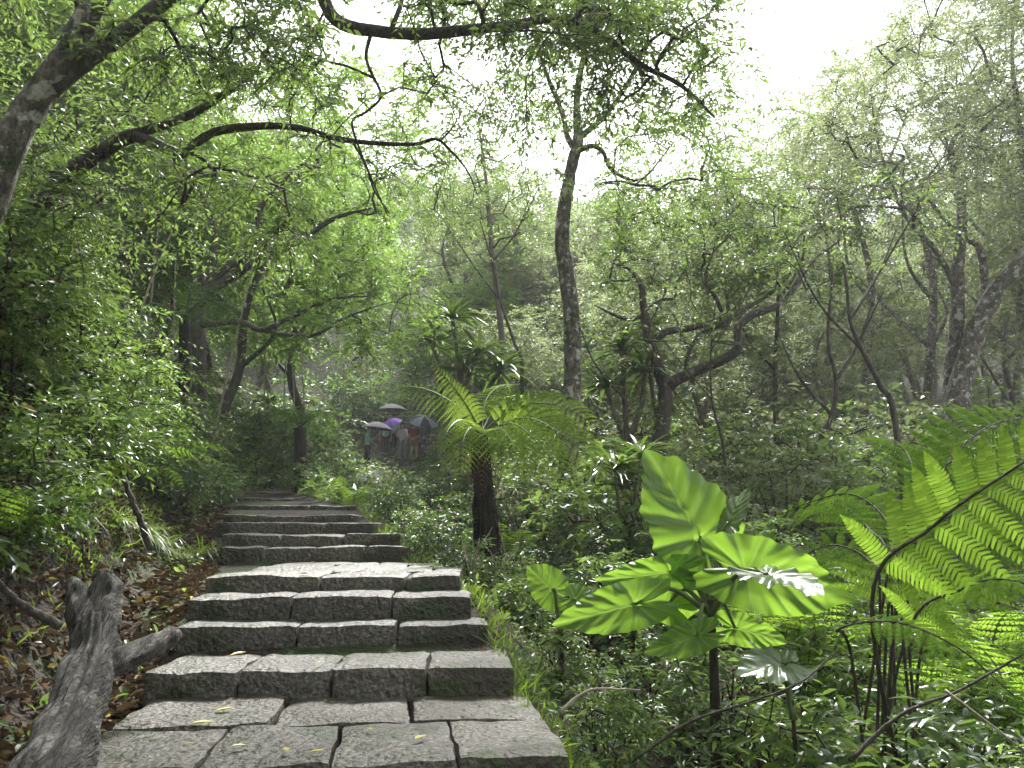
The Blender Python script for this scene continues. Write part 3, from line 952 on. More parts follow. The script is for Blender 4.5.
FR = [([(481, 432, FY), (466, 404, 8.5), (450, 383, 8.35), (432, 363, 8.2)], (.35, -.8, .45), .30),
      ([(478, 430, FY), (452, 402, 8.7), (415, 387, 8.8), (368, 393, 8.9)], (-.1, -.75, .65), .26),
      ([(484, 430, FY), (516, 408, 8.6), (555, 404, 8.5), (602, 428, 8.3)], (0, -.85, .4), .44),
      ([(485, 432, FY), (528, 418, 8.3), (570, 440, 8.0), (614, 478, 7.8)], (.2, -.9, .35), .5),
      ([(485, 432, FY), (515, 424, 8.1), (548, 455, 7.6), (590, 512, 7.3)], (.25, -.9, .4), .42),
      ([(482, 430, FY), (500, 404, 9.1), (540, 398, 9.7), (575, 415, 10.1)], (0, -.7, .6), .42),
      ([(480, 432, FY), (462, 420, 8.2), (448, 430, 7.9), (441, 455, 7.7)], (-.3, -.6, .7), .22),
      ([(483, 434, FY), (500, 428, 8.1), (515, 450, 7.6), (522, 495, 7.3)], (.2, -.7, .6), .4),
      ([(482, 428, FY), (486, 400, 8.9), (500, 386, 9.3), (520, 384, 9.8)], (0, -.5, .85), .35),
      ([(481, 432, FY), (470, 428, 8.2), (462, 445, 7.9), (460, 480, 7.8)], (-.2, -.7, .6), .34)]
for k, (c, nrm, pl) in enumerate(FR):
    add_frond(tf, 'lf_treefern', 'stem_green', A(*c), 20, pl, rng, nrm, start=.1, droop=.5, pinnules=15, rr=.010, width=.076, fwd=.25)

for k in range(7):                                        # dead fronds hanging down the trunk
    a = k * .9 + .3
    d = np.array((math.cos(a), math.sin(a), 0))
    add_frond(tf, 'lf_brown', 'stem_dark', [top, top + d * .16 + (0, 0, .03), top + d * .24 - (0, 0, .3), top + d * .2 - (0, 0, rng.uniform(.65, .95))], 14, .10, rng, d, start=.3, droop=.9, pinnules=6, rr=.006, width=.12)

# --- dark tree fern at the left
rng = RS(22)
LY = 11.0
b0 = place(187, 440, LY)
tl_ = empty('tree_fern', b0, 'shaded tree fern with feathery arching fronds left of the path under the spreading tree', 'tree fern')
top = at(185, 318, LY)
m_ = MB()
pth = limb([b0 - (0, 0, .2), b0 * .5 + top * .5, top], [.10, .085, .075], 8)
m_.add(*tube(pth[:, :3], pth[:, 3], 14, .08, rng))
m_.build('trunk', M['fern_trunk'], tl_)
for c in ([(185, 316, LY), (205, 300, 10.8), (228, 312, 10.5), (246, 335, 10.3)], [(185, 316, LY), (190, 292, 11), (182, 282, 11.2), (160, 282, 11.4)], [(183, 316, LY), (160, 304, 10.7), (128, 312, 10.4), (104, 338, 10.2)],
          [(186, 316, LY), (202, 310, 10.4), (215, 322, 9.9), (224, 350, 9.6)], [(184, 316, LY), (172, 312, 10.3), (160, 328, 9.8), (150, 356, 9.6)], [(185, 315, LY), (200, 290, 11.4), (228, 284, 11.8), (252, 296, 12)]):
    add_frond(tl_, 'lf_fern_dark', 'stem_dark', A(*c), 19, .30, rng, (0, -.6, .8), start=.1, droop=.4, pinnules=12, rr=.010, width=.085)
# --- small dark palm-like tree fern at the edge of the shrub wall
rng = RS(23)
b0 = place(302, 468, 15)
ts = empty('tree_fern', b0, 'small shaggy tree fern in deep shade beside the bend of the path', 'tree fern')
top = at(300, 428, 15)
m_ = MB()
m_.add(*tube([b0 - (0, 0, .2), (b0 + top) / 2, top], [.16, .14, .11], 12, .1, rng))
m_.build('trunk', M['fern_trunk'], ts)
for k in range(9):
    a = k * .7 + .2
    d = np.array((math.cos(a), math.sin(a), 0))
    add_frond(ts, 'lf_fern_dark', 'stem_dark', [top, top + d * .3 + (0, 0, .3), top + d * .65 + (0, 0, .22), top + d * .95 - (0, 0, .2)], 20, .2, rng, unit(d * -.2 + np.array((0, 0, 1))), start=.1, droop=.35, pinnules=9, rr=.010, width=.1)

# --- the big fern at the right
rng = RS(24)
b0 = place(866, 700, 3.9)
bf = empty('giant_fern', b0, 'large fern with dark leaning stalks and broad lime fronds at the right edge', 'fern')
BASE = tuple(b0)
FR = [([(872, 605, 3.9), (935, 525, 3.7), (1024, 462, 3.45), (1100, 410, 3.2)], (-.2, -.75, .6), .42, .56, 12),
      ([(852, 660, 3.8), (838, 630, 3.7), (895, 622, 3.5), (958, 648, 3.3), (1014, 696, 3.15)], (.2, -.6, .8), .17, .66, 15),
      ([(885, 590, 4.1), (890, 528, 4.4), (850, 494, 4.8), (792, 508, 5.2)], (-.1, -.6, .75), .36, .68, 11),
      ([(900, 580, 4.3), (930, 490, 4.7), (985, 428, 5.0), (1050, 415, 5.3)], (-.1, -.75, .6), .42, .66, 12),
      ([(905, 640, 3.8), (960, 590, 3.6), (1010, 580, 3.4), (1070, 605, 3.2)], (.1, -.6, .8), .28, .62, 13),
      ([(890, 590, 4.2), (915, 500, 4.7), (905, 450, 5.2), (870, 430, 5.7)], (.2, -.8, .5), .34, .72, 10),
      ([(900, 570, 4.3), (935, 505, 4.9), (955, 455, 5.4), (945, 422, 5.9)], (-.1, -.85, .45), .42, .62, 13),
      ([(910, 570, 4.2), (985, 500, 4.5), (1055, 470, 4.7)], (-.1, -.8, .55), .42, .60, 13),
      ([(890, 580, 4.4), (870, 530, 5.0), (830, 503, 5.6), (765, 518, 6.1)], (0, -.75, .6), .36, .60, 14),
      ([(930, 600, 4.0), (990, 545, 4.2), (1062, 538, 4.3)], (.1, -.7, .7), .36, .58, 13),
      ([(880, 600, 4.1), (868, 560, 4.3), (832, 545, 4.5), (795, 560, 4.6)], (-.1, -.75, .6), .28, .62, 13)]
for k, (c, nrm, pl, st, npr) in enumerate(FR):
    add_frond(bf, 'lf_fern', 'stem_dark', [b0 + rng.normal(size=3) * (.13, .10, .0)] + A(*c), npr, pl, rng, nrm, start=st, droop=.2, pinnules=18, rr=.013 if k in (0, 3) else .009, width=.13, gap=.86, fwd=.3)


# --- small fern clumps
def fern_clump(seed, n, ln, leaf, label, group):
    rng = RS(seed)
    t = empty('fern', (0, 0, 0), label, 'fern', group)
    for k in range(n):
        a = k * 2 * math.pi / n + rng.uniform(-.3, .3)
        d = np.array((math.cos(a), math.sin(a), 0))
        l = ln * rng.uniform(.75, 1.15)
        up = rng.uniform(.45, .8)
        add_frond(t, leaf, 'stem_green', [np.array((0, 0, -.03)), d * l * .3 + (0, 0, l * up * .75), d * l * .7 + (0, 0, l * up * .9), d * l + (0, 0, l * up * .45)], 20, l * .2, rng, unit(-d * .3 + np.array((0, 0, 1))),
                  start=.15, droop=.15, pinnules=7, rr=.005, width=.115, fwd=.15)
    return t


FERN = [fern_clump(31, 9, .75, 'lf_fern', 'bright lacy fern', 'ferns of the undergrowth'), fern_clump(32, 11, .6, 'lf_fern_dark', 'dark lacy fern', 'ferns of the undergrowth'),
        fern_clump(33, 7, .95, 'lf_fern', 'tall bright fern', 'ferns of the undergrowth')]
fused = set()


def put(lib, usedset, k, loc, rz, s, label, tilt=(0, 0)):
    if k in usedset:
        return dup(lib[k], loc, rz, s, label, tilt)
    usedset.add(k)
    o = lib[k]
    o.location = tuple(float(c) for c in loc)
    o.rotation_euler = (tilt[0], tilt[1], rz)
    o.scale = (s, s, s)
    o['label'] = label
    return o


rng = RS(34)
for (px, Yd, k, s, lab) in [(415, 11, 1, 1.4, 'dark lacy fern between the upper steps and the middle tree fern'), (450, 9.6, 1, 1.3, 'dark lacy fern between the upper steps and the middle tree fern'),
                            (385, 12.5, 1, 1.2, 'dark lacy fern between the upper steps and the middle tree fern'), (355, 13, 0, 1.0, 'bright lacy fern at the right edge of the topmost steps'),
                            (505, 7.2, 1, 1.1, 'dark lacy fern at the foot of the middle tree fern'), (545, 8.4, 1, 1.2, 'dark lacy fern at the foot of the middle tree fern'),
                            (600, 8, 1, 1.3, 'dark lacy fern among bushes behind the elephant ears'), (640, 10, 1, 1.5, 'dark lacy fern among bushes behind the elephant ears'),
                            (760, 6.4, 2, 1.0, 'tall bright fern between the elephant ears and the giant fern'), (800, 6.0, 2, 1.05, 'tall bright fern between the elephant ears and the giant fern'),
                            (735, 7.4, 0, 1.3, 'bright lacy fern behind the elephant ears'), (850, 7.0, 2, 1.2, 'tall bright fern behind the giant fern'), (960, 6.5, 2, 1.2, 'tall bright fern behind the giant fern'),
                            (1020, 5.2, 2, 1.0, 'tall bright fern at the right edge'), (1000, 4.4, 0, .9, 'bright lacy fern low beside the giant fern'), (940, 4.9, 2, 1.0, 'tall bright fern just behind the giant fern stalks'), (1000, 5.4, 2, 1.1, 'tall bright fern just behind the giant fern stalks'), (905, 5.6, 2, 1.0, 'tall bright fern just behind the giant fern stalks'), (835, 5.0, 0, 1.2, 'bright lacy fern between the shining low leaf and the giant fern'),
                            (520, 10.5, 0, 1.2, 'bright lacy fern behind the middle tree fern'), (690, 9, 0, 1.4, 'bright lacy fern in the undergrowth behind the upright elephant ear'),
                            (900, 9.5, 0, 1.5, 'bright lacy fern deep in the undergrowth at the right'), (330, 15.5, 0, 1.1, 'bright lacy fern at the bend of the path')]:
    x = (px - 512) / F * Yd
    put(FERN, fused, k, (x, Yd, G(x, Yd) - .02), rng.uniform(0, 6), s, lab)
for k in range(74):
    Yd = rng.uniform(3.4, 13)
    x = cx(Yd) - 1.0 - rng.uniform(.9, 4.6)
    kk = int(rng.choice([0, 1, 1, 2]))
    put(FERN, fused, kk, (x, Yd, G(x, Yd) - .02), rng.uniform(0, 6), rng.uniform(.65, 1.35), ['bright lacy fern on the steep left bank', 'dark lacy fern on the steep left bank', 'tall bright fern on the steep left bank'][kk], (0, .35))


# ---------------------------------------------------------------- elephant ears
def taro_leaf(c, tip, nrm, size, rng, cup=.10, wave=.035, wf=1.0, droop=.12):
    """heart shaped blade, attached at c, tip and normal directions"""
    nr, na = 16, 144
    th = np.linspace(-math.pi, math.pi, na, endpoint=False)
    r = np.interp(np.abs(th), R(1) * np.array([0, 12, 25, 45, 70, 95, 120, 140, 155, 166, 174, 180]), [1.0, .86, .76, .66, .585, .55, .56, .585, .53, .40, .20, .09])
    r = r * (1 + .018 * np.sin(th * 17 + rng.uniform(0, 6)) + .01 * np.sin(th * 29))
    rho = (np.arange(nr + 1) / nr)[:, None]
    x, y = rho * r * np.sin(th), rho * r * np.cos(th)
    z = cup * (np.abs(x) * .9) - droop * (np.clip(y, 0, 1) ** 2) - .18 * np.clip(np.abs(x) - .3, 0, 1) + wave * rho ** 3 * np.sin(th * 9 + rng.uniform(0, 6)) + .5 * wave * rho ** 4 * np.sin(th * 23)
    vein = np.zeros_like(x)
    vein = np.maximum(vein, np.exp(-(x / .012) ** 2) * (y > 0))
    for k, (y0, ang) in enumerate([(-.0, 140), (0, 112), (.0, 84), (.16, 62), (.33, 54), (.5, 48), (.66, 42)]):
        a = R(ang)
        ux, uy = math.sin(a), math.cos(a)
        ax_ = np.abs(x)
        along = ax_ * ux + (y - y0) * uy - .10 * ax_ ** 2
        perp = ax_ * uy - (y - y0) * ux + .12 * along ** 2
        v = np.exp(-(perp / .011) ** 2) * (along > 0)
        vein = np.maximum(vein, .8 * v)
        z = z - .026 * np.exp(-(perp / .04) ** 2) * (along > 0)
    tip = unit(np.array(tip, float))
    nrm = np.array(nrm, float)
    S = unit(np.cross(tip, nrm))
    N = np.cross(S, tip)
    V = np.asarray(c) + size * (wf * x[..., None] * S + y[..., None] * tip + z[..., None] * N)
    i, j = np.meshgrid(np.arange(nr), np.arange(na), indexing='ij')
    jn = (j + 1) % na
    Qs = np.stack([i * na + j, (i + 1) * na + j, (i + 1) * na + jn, i * na + jn], -1).reshape(-1, 4)
    return V.reshape(-1, 3), Qs, vein.reshape(-1)


def elephant_ear(root_px, stem_px, blades, label, seed, stem_r=.035):
    rng = RS(seed)
    b0 = place(*root_px)
    t = empty('elephant_ear_plant', b0, label, 'plant')
    st = at(*stem_px)
    m_ = MB()
    m_.add(*tube(smooth_path([b0 - (0, 0, .1), (b0 + st) / 2 + (.01, 0, 0), st], 5), np.linspace(stem_r * 1.1, stem_r * .6, 11), 8, .05, rng))
    m_.build('stem', M['stem_dark'], t)
    for (c, tip, nrm, size, mat, lab, cup, wf) in blades:
        c = at(*c)
        m1 = MB()
        V, Qs, a = taro_leaf(c, tip, nrm, size, rng, cup, wf=wf)
        m1.add(V, Qs, a)
        o = m1.build('leaf', M[mat], t, attr=True)
        if lab:
            o['label'] = lab
        md = st * .45 + c * .55 + np.array((0, .02, .07))
        m2 = MB()
        m2.add(*tube(smooth_path([st - (0, 0, .08), md, c], 7), np.linspace(.017, .008, 15), 7))
        m2.build('stalk', M['stem_green'], t)
    return t


elephant_ear((710, 690, 4.5), (711, 600, 4.5), [
    ((700, 536, 4.6), (-.42, .12, .9), (.35, -.9, .1), .60, 'lf_taro', 'tall upright glowing leaf', .10, .9),
    ((728, 522, 4.6), (.35, .1, .6), (-.7, -.35, .6), .26, 'lf_taro_gloss', 'small narrow shiny leaf', .1, .8),
    ((672, 572, 4.5), (-.98, -.1, -.10), (-.08, -.97, .02), .44, 'lf_taro', None, .12, .40),
    ((690, 578, 4.7), (-.2, .15, -.9), (.1, -.98, .05), .30, 'lf_taro', None, .1, .75),
    ((748, 572, 4.3), (.95, -.1, -.22), (.12, -.97, .06), .58, 'lf_taro', None, .12, .62),
    ((768, 574, 4.0), (.45, -.85, -.12), (.12, -.34, .93), .34, 'lf_taro_gloss', 'shiny white-glinting leaf', .1, 1),
    ((636, 604, 4.25), (-.95, -.15, -.2), (-.1, -.95, .12), .46, 'lf_taro', None, .1, .5),
    ((668, 604, 4.6), (-.6, -.1, .3), (-.2, -.95, .0), .34, 'lf_taro', None, .1, .6),
    ((698, 636, 4.3), (-.85, -.3, -.2), (0, -.96, .1), .32, 'lf_taro', None, .1, .5),
    ((735, 628, 4.6), (.85, -.2, -.2), (0, -.96, .1), .30, 'lf_taro', None, .1, .55)],
    'elephant ear plant with huge heart-shaped glowing leaves in the right undergrowth', 51)
elephant_ear((790, 735, 3.6), (792, 700, 3.6), [((784, 664, 3.6), (-.9, -.30, .0), (.05, -.42, .9), .24, 'lf_taro_gloss', None, .08, 1)],
             'single low elephant ear leaf shining white in front of the giant fern', 52, .015)
elephant_ear((560, 640, 5.2), (560, 622, 5.2), [((552, 590, 5.2), (-.5, -.3, .5), (.3, -.9, .2), .24, 'lf_taro', None, .1, 1), ((575, 600, 5.1), (.7, -.3, -.3), (0, -.9, .3), .2, 'lf_taro', None, -.2, 1)],
             'small elephant ear plant with two leaves right of the stone landing', 53, .02)


# ---------------------------------------------------------------- strap-leaved plants
def strap(m_, base, d, ln, w, droop, segs=6):
    d = unit(d)
    s = unit(np.cross(d, (0, 0, 1.0)) + 1e-6)
    t = np.linspace(0, 1, segs + 1)
    P = base + d * (t * ln)[:, None] - np.array((0, 0, 1.0)) * (droop * ln * t ** 2.2)[:, None]
    ww = w * np.clip(np.minimum(.55 + 1.5 * t, 2.2 * (1 - t) + .04), .02, 1)
    up = np.cross(s, d)
    Lf, Rt = P - s * ww[:, None] * .5 + up * ww[:, None] * .18, P + s * ww[:, None] * .5 + up * ww[:, None] * .18
    V = np.stack([Lf, P, Rt], 1).reshape(-1, 3)
    Qs = []
    for k in range(segs):
        a = k * 3
        Qs += [(a, a + 1, a + 4, a + 3), (a + 1, a + 2, a + 5, a + 4)]
    m_.add(V, Qs)


def rosette(m_, c, n, ln, w, rng, up=.5, droop=.5, axis_=(0, 0, 1)):
    for k in range(n):
        a = k * 2.399
        el = rng.uniform(-.25, 1) * up * 1.6
        d = np.array((math.cos(a) * math.cos(el), math.sin(a) * math.cos(el), math.sin(el))) + np.array(axis_) * .15
        strap(m_, np.asarray(c) + rng.normal(size=3) * .02, d, ln * rng.uniform(.7, 1.1), w, droop * rng.uniform(.4, 1.1))


def strap_tree(heads, root_px, label, seed, ln=.75, w=.06, leaf='lf_strap', r0=.07):
    rng = RS(seed)
    b0 = place(*root_px)
    t = empty('strap_leaved_tree', b0, label, 'tree')
    hp = A(*heads)
    m_ = MB()
    ctr = np.mean(hp, axis=0) * .55 + b0 * .45
    m_.add(*tube(smooth_path([b0 - (0, 0, .2), (b0 + ctr) / 2 + (.05, 0, 0), ctr], 5), np.linspace(r0 * 1.2, r0, 11), 7, .05, rng))
    for h in hp:
        m_.add(*tube(smooth_path([ctr - (0, 0, .05), (ctr + h) / 2 + rng.normal(size=3) * .06, h], 5), np.linspace(r0 * .8, r0 * .5, 11), 6, .05, rng))
    m_.build('trunk', M['bark_grey'], t)
    for h in hp:
        m1 = MB()
        rosette(m1, h, 44, ln, w, rng)
        m1.build('leaf_rosette', M[leaf], t)
    return t


strap_tree([(452, 318, 15), (432, 345, 15), (478, 352, 14.6), (462, 372, 14.4), (500, 372, 14.6)], (458, 480, 15), 'strap-leaved tree with spiky rosettes above the middle tree fern', 61, .95, .075)
strap_tree([(622, 352, 13.4), (645, 372, 13.2), (606, 388, 13.2)], (630, 500, 13.4), 'strap-leaved plant with drooping rosettes left of the crooked tree', 62, .85, .075)
strap_tree([(668, 408, 13.6), (648, 330, 13.6)], (665, 500, 13.8), 'strap-leaved plant tucked against the crooked tree trunk', 63, .7, .06)
strap_tree([(640, 455, 9.4), (615, 470, 9)], (632, 520, 9.3), 'low strap-leaved plant between the tall pale trunk and the elephant ears', 64, .7, .05, r0=.03)


# ---------------------------------------------------------------- shrubs
def shrub(seed, h, rad, nst, leaf, label, group, leafkw, name='shrub', stem='stem_dark', n=46):
    rng = RS(seed)
    t = empty(name, (0, 0, 0), label, 'shrub', group)
    att = []
    while len(att) < n:
        q = rng.normal(size=3)
        q = q / np.linalg.norm(q) * rng.uniform(.35, 1)
        p = q * (rad, rad, h * .5) + np.array((0, 0, h * .55))
        if p[2] > .05 * h:
            att.append(p)
    sk = []
    for k in range(nst):
        a = rng.uniform(0, 6.28)
        e = np.array((math.cos(a) * rad * .45, math.sin(a) * rad * .45, h * rng.uniform(.5, .75)))
        sk.append(limb([np.array((math.cos(a) * .05, math.sin(a) * .05, -.1)), e * .5 + rng.normal(size=3) * .05, e], [.012 * h + .004, .009 * h + .003, .004], 3))
    tubes, tips, dirs, NP, par, nsk = grow(sk, np.array(att), rng, seg=.15 * max(h, .5), rtip=.0022 + .001 * h, rmax=.02)
    m_ = MB()
    for s_ in sk:
        m_.add(*tube(s_[:, :3], s_[:, 3], 5))
    for P, r_ in tubes:
        m_.add(*tube(P, r_, 4))
    m_.build('stems', M[stem], t)
    c_ = MB()
    c_.add(*spray(tips, dirs, rng, **leafkw))
    c_.build('foliage', M[leaf], t, smooth=False)
    return t


GN, GB, GK, GF = 'low bushes right of the steps', 'broad-leaved bushes', 'bushes on the left bank', 'tall bushes of the forest floor'
near_kw = dict(twigs=3, per=8, tl=.24, size=.062, ratio=.42, droop=.3, jit=.55, tpl=LEAF8)
LOW = [shrub(201, .75, .42, 6, 'lf_dark', 'x', GN, near_kw), shrub(202, .6, .45, 6, 'lf_dark', 'x', GN, dict(near_kw, size=.075, ratio=.34)), shrub(203, .7, .4, 6, 'lf_mid', 'x', GN, dict(near_kw, size=.07, ratio=.3)),
       shrub(204, .5, .42, 6, 'lf_mid', 'x', GN, dict(near_kw, size=.05))]
LOWLAB = ['low bush with small glossy dark leaves in the undergrowth right of the steps', 'low bush with narrow dark leaves in the undergrowth right of the steps',
          'low bush with narrow mid-green leaves in the undergrowth right of the steps', 'very low bush with tiny mid-green leaves in the undergrowth right of the steps']
lu = set()
rng = RS(205)
for Yd in np.arange(2.5, 9, .58):
    x = cx(Yd) + 1.55
    xmax = Yd * .78 + .6
    while x < xmax:
        xx, yy = x + rng.uniform(-.2, .2), Yd + rng.uniform(-.22, .22)
        d = math.hypot(xx, yy)
        k = int(rng.choice([0, 0, 1, 1, 2, 3]))
        s = rng.uniform(.8, 1.25) * (.72 if xx - cx(yy) < 1.75 else 1)
        if d > 2.4:
            put(LOW, lu, k, (xx, yy, G(xx, yy) - .03), rng.uniform(0, 6), s, LOWLAB[k])
        x += .70 * (1 + .06 * Yd)
for (px, Yd, k, s) in [(880, 3.5, 0, 1.1), (845, 3.7, 2, 1.1), (915, 3.5, 1, 1.1), (870, 3.15, 3, 1.1), (950, 3.8, 0, 1.2), (905, 4.2, 2, 1.3), (865, 4.3, 0, 1.2), (890, 3.25, 0, 1.45), (860, 3.4, 2, 1.45), (925, 3.3, 1, 1.4), (840, 3.3, 0, 1.2)]:
    x = (px - 512) / F * Yd
    put(LOW, lu, k, (x, Yd, G(x, Yd) - .03), rng.uniform(0, 6), s, LOWLAB[k])
BANK = [shrub(211, .7, .45, 5, 'lf_dark', 'x', GK, dict(near_kw, size=.058, ratio=.36, per=9, twigs=5, tpl=LEAF5)), shrub(212, .55, .45, 5, 'lf_dark', 'x', GK, dict(near_kw, size=.075, ratio=.28, per=8, twigs=5, tpl=LEAF5)),
        shrub(213, .9, .5, 5, 'lf_mid', 'x', GK, dict(near_kw, size=.05, ratio=.36, per=10, twigs=6, tpl=LEAF5))]
BLAB = ['bush with mid-green pointed leaves on the steep left bank', 'bush with dark drooping leaves on the steep left bank', 'taller bush with light green leaves on the steep left bank']
bu = set()
for k in range(62):
    yy = rng.uniform(2.9, 12.5)
    dd = rng.uniform(1.05, 5.6)
    if dd < 2.1 and yy < 6.2 and rng.uniform() < .8:
        continue
    xx = cx(yy) - 1 - dd
    kk = int(rng.choice([0, 0, 1, 2, 2]))
    put(BANK, bu, kk, (xx, yy, G(xx, yy) - .03), rng.uniform(0, 6), rng.uniform(.65, 1.2) * (1.0 if dd > 1.6 else .6), BLAB[kk], (0, .3))
for (px, Yd, kk, s) in [(10, 4.6, 2, 1.1), (-30, 4.2, 0, 1.3), (40, 5.2, 2, 1.2), (70, 5.8, 0, 1.3), (20, 5.8, 2, 1.5), (-20, 6.2, 0, 1.7), (55, 6.6, 2, 1.6), (95, 6.8, 2, 1.25), (110, 7.6, 0, 1.4), (80, 7.6, 2, 1.6), (130, 8.4, 2, 1.3),
                        (150, 9.2, 1, 1.4), (165, 10, 0, 1.3), (185, 10.5, 2, 1.1), (120, 9.4, 2, 1.6), (150, 11, 0, 1.6), (205, 11.6, 1, 1.2), (175, 12, 0, 1.5), (-60, 5.2, 2, 1.6), (0, 7.4, 2, 1.8), (40, 8.4, 0, 1.9), (195, 12.6, 1, 1.3), (215, 12.8, 0, 1.0)]:
    x = (px - 512) / F * Yd
    put(BANK, bu, kk, (x, Yd, G(x, Yd) - .03), rng.uniform(0, 6), s, 'tall ' + ['mid-green', 'dark drooping', 'light green'][kk] + ' bush high on the left bank')
mid_kw = dict(twigs=3, per=8, tl=.42, size=.12, ratio=.42, droop=.3, jit=.5)
TALL = [shrub(221, 1.6, .95, 6, 'lf_mid', 'x', GF, mid_kw, n=70), shrub(222, 2.0, 1.0, 6, 'lf_dark', 'x', GF, dict(mid_kw, size=.15, ratio=.36), n=70), shrub(223, 1.5, .9, 6, 'lf_grey', 'x', GF, dict(mid_kw, size=.11), n=70),
        shrub(224, 1.3, .9, 6, 'lf_lime', 'x', GF, dict(mid_kw, size=.13), n=60)]
TN = ['mid-green', 'dark large-leaved', 'grey-green', 'light yellow-green']
tu = set()


def put_tall(px, Yd, k, s):
    x = (px - 512) / F * Yd
    side = 'in the shaded shrub wall left of the path' if px < 350 else ('around the middle tree fern' if px < 590 else ('behind the elephant ears' if px < 800 else 'under the hazy trees at the right'))
    put(TALL, tu, k, (x, Yd, G(x, Yd) - .05), rng.uniform(0, 6), s, '%s bush %s' % (TN[k], side))


# the shrub wall behind the bend
for (px, Yd, k, s) in [(205, 14.5, 1, .9), (235, 16.5, 0, 1.0), (262, 17, 1, 1.0), (290, 18, 2, .9), (225, 18.5, 1, 1.25), (255, 20, 0, 1.3), (300, 20.5, 1, 1.1), (180, 13, 0, .9), (160, 15, 1, 1.2), (322, 22, 2, .9),
                       (280, 23, 0, 1.4), (325, 25, 1, 1.0), (190, 19, 2, 1.4), (150, 19, 1, 1.4), (120, 16, 0, 1.3), (312, 18.8, 3, .7), (240, 15.2, 3, .6), (298, 14.6, 0, .42), (318, 15.6, 1, .4)]:
    put_tall(px, Yd, k, s)
# around and behind the people, low in front so that they stay in view
for (px, Yd, k, s) in [(440, 22, 0, .9), (470, 19, 2, 1.0), (455, 26, 1, 1.0), (345, 36, 1, 1.5), (375, 38, 2, 1.5), (405, 39, 1, 1.4), (430, 36, 0, 1.5), (395, 42, 0, 2), (360, 43, 2, 2), (435, 42, 1, 2), (460, 33, 2, 1.4),
                       (322, 31, 0, 1.0), (395, 15, 3, .33), (425, 15.5, 0, .45), (412, 24, 0, .3), (380, 22, 2, .26), (400, 19, 2, .27), (340, 18, 3, .28), (420, 20, 1, .22), (392, 26, 0, .25), (435, 27, 0, .4), (385, 16.5, 0, .28), (348, 17, 2, .3), (408, 29, 2, .28), (445, 13.5, 0, .6), (430, 12, 1, .5), (465, 12.2, 1, .7), (400, 10.6, 1, .42), (440, 8.6, 1, .4), (415, 9.0, 0, .34)]:
    put_tall(px, Yd, k, s)
for (px, Yd, k, s) in [(690, 14, 2, 1.5), (730, 15, 3, 1.5), (770, 13.5, 0, 1.4), (815, 15, 2, 1.7), (850, 13, 3, 1.3), (885, 16, 0, 1.7), (925, 13.5, 2, 1.5), (975, 12.5, 3, 1.4), (1010, 15, 0, 1.8), (1040, 13, 2, 1.6), (750, 18, 2, 1.9), (830, 19, 3, 1.9),
                       (910, 19, 2, 2.0), (980, 18.5, 3, 2.0), (680, 19, 0, 1.7), (610, 17, 2, 1.6), (545, 16, 3, 1.4), (1050, 18, 2, 2.1)]:
    put_tall(px, Yd, k, s)
for k in range(46):
    Yd = rng.uniform(8.5, 30) if k % 3 else rng.uniform(8.5, 15)
    px = rng.uniform(480, 1080)
    kk = int(rng.choice([0, 1, 2, 2, 3]))
    if 455 < px < 505 and Yd < 9.5:
        continue
    if px > 640 and Yd < 10.5:
        put_tall(px, Yd, kk, rng.uniform(.5, .8))
    else:
        put_tall(px, Yd, kk, rng.uniform(.6, 1.1) * (1 + .02 * (Yd - 8)))


for k in range(34):
    Yd = rng.uniform(18, 42)
    px = rng.uniform(-40, 1080)
    if 330 < px < 445 and Yd < 36:
        continue
    put_tall(px, Yd, int(rng.choice([0, 1, 2, 2, 3])), rng.uniform(1.2, 2.0))
# ---------------------------------------------------------------- ground cover, grass, litter (uncountable)
rng = RS(301)


def scatter(n, fx, fy):
    return fx(n), fy(n)


# small leafy ground cover
yy = 2.4 + 14 * rng.uniform(size=36000) ** 1.5
dd = rng.uniform(-5.5, 9, 36000)
xx = cx(yy) + dd
ok = (dd > 1.06 + .1 * rng.uniform(size=len(dd))) | ((dd < -1.1) & (rng.uniform(size=len(dd)) < np.where((dd > -2.2) & (yy < 6.5), .3, .85)))
xx, yy = xx[ok], yy[ok]
P = np.stack([xx, yy, ground(xx, yy) + rng.uniform(.01, .16, len(xx))], 1)
D = rng.normal(size=P.shape)
D[:, 2] = D[:, 2] * .4 + .15
N = rng.normal(size=P.shape) * .45
N[:, 2] += 1
L = rng.uniform(.03, .085, len(P))
mb = MB()
mb.add(*leaves(P, D, N, L, L * .45, LEAF8))
tag(mb.build('ground_cover', M['lf_mid'], smooth=False), 'small leafy ground cover over the soil beside the steps', 'ground cover', kind='stuff')
n = 42000
yy = 13 + 33 * rng.uniform(size=n) ** 1.2
xx = (rng.uniform(-80, 1090, n) - 512) / F * yy
ok = (np.abs(xx - cx(yy)) > .7) | ((yy > 16) & (rng.uniform(size=n) < .35))
xx, yy = xx[ok], yy[ok]
P = np.stack([xx, yy, ground(xx, yy) + rng.uniform(.02, .4, len(xx))], 1)
D = rng.normal(size=P.shape)
D[:, 2] = D[:, 2] * .4 + .15
N = rng.normal(size=P.shape) * .5
N[:, 2] += 1
L = rng.uniform(.12, .30, len(P))
mb = MB()
mb.add(*leaves(P, D, N, L, L * .4))
tag(mb.build('ground_cover', M['lf_mid'], smooth=False), 'leafy low growth covering the slope around the far hikers and under the trees', 'ground cover', kind='stuff')
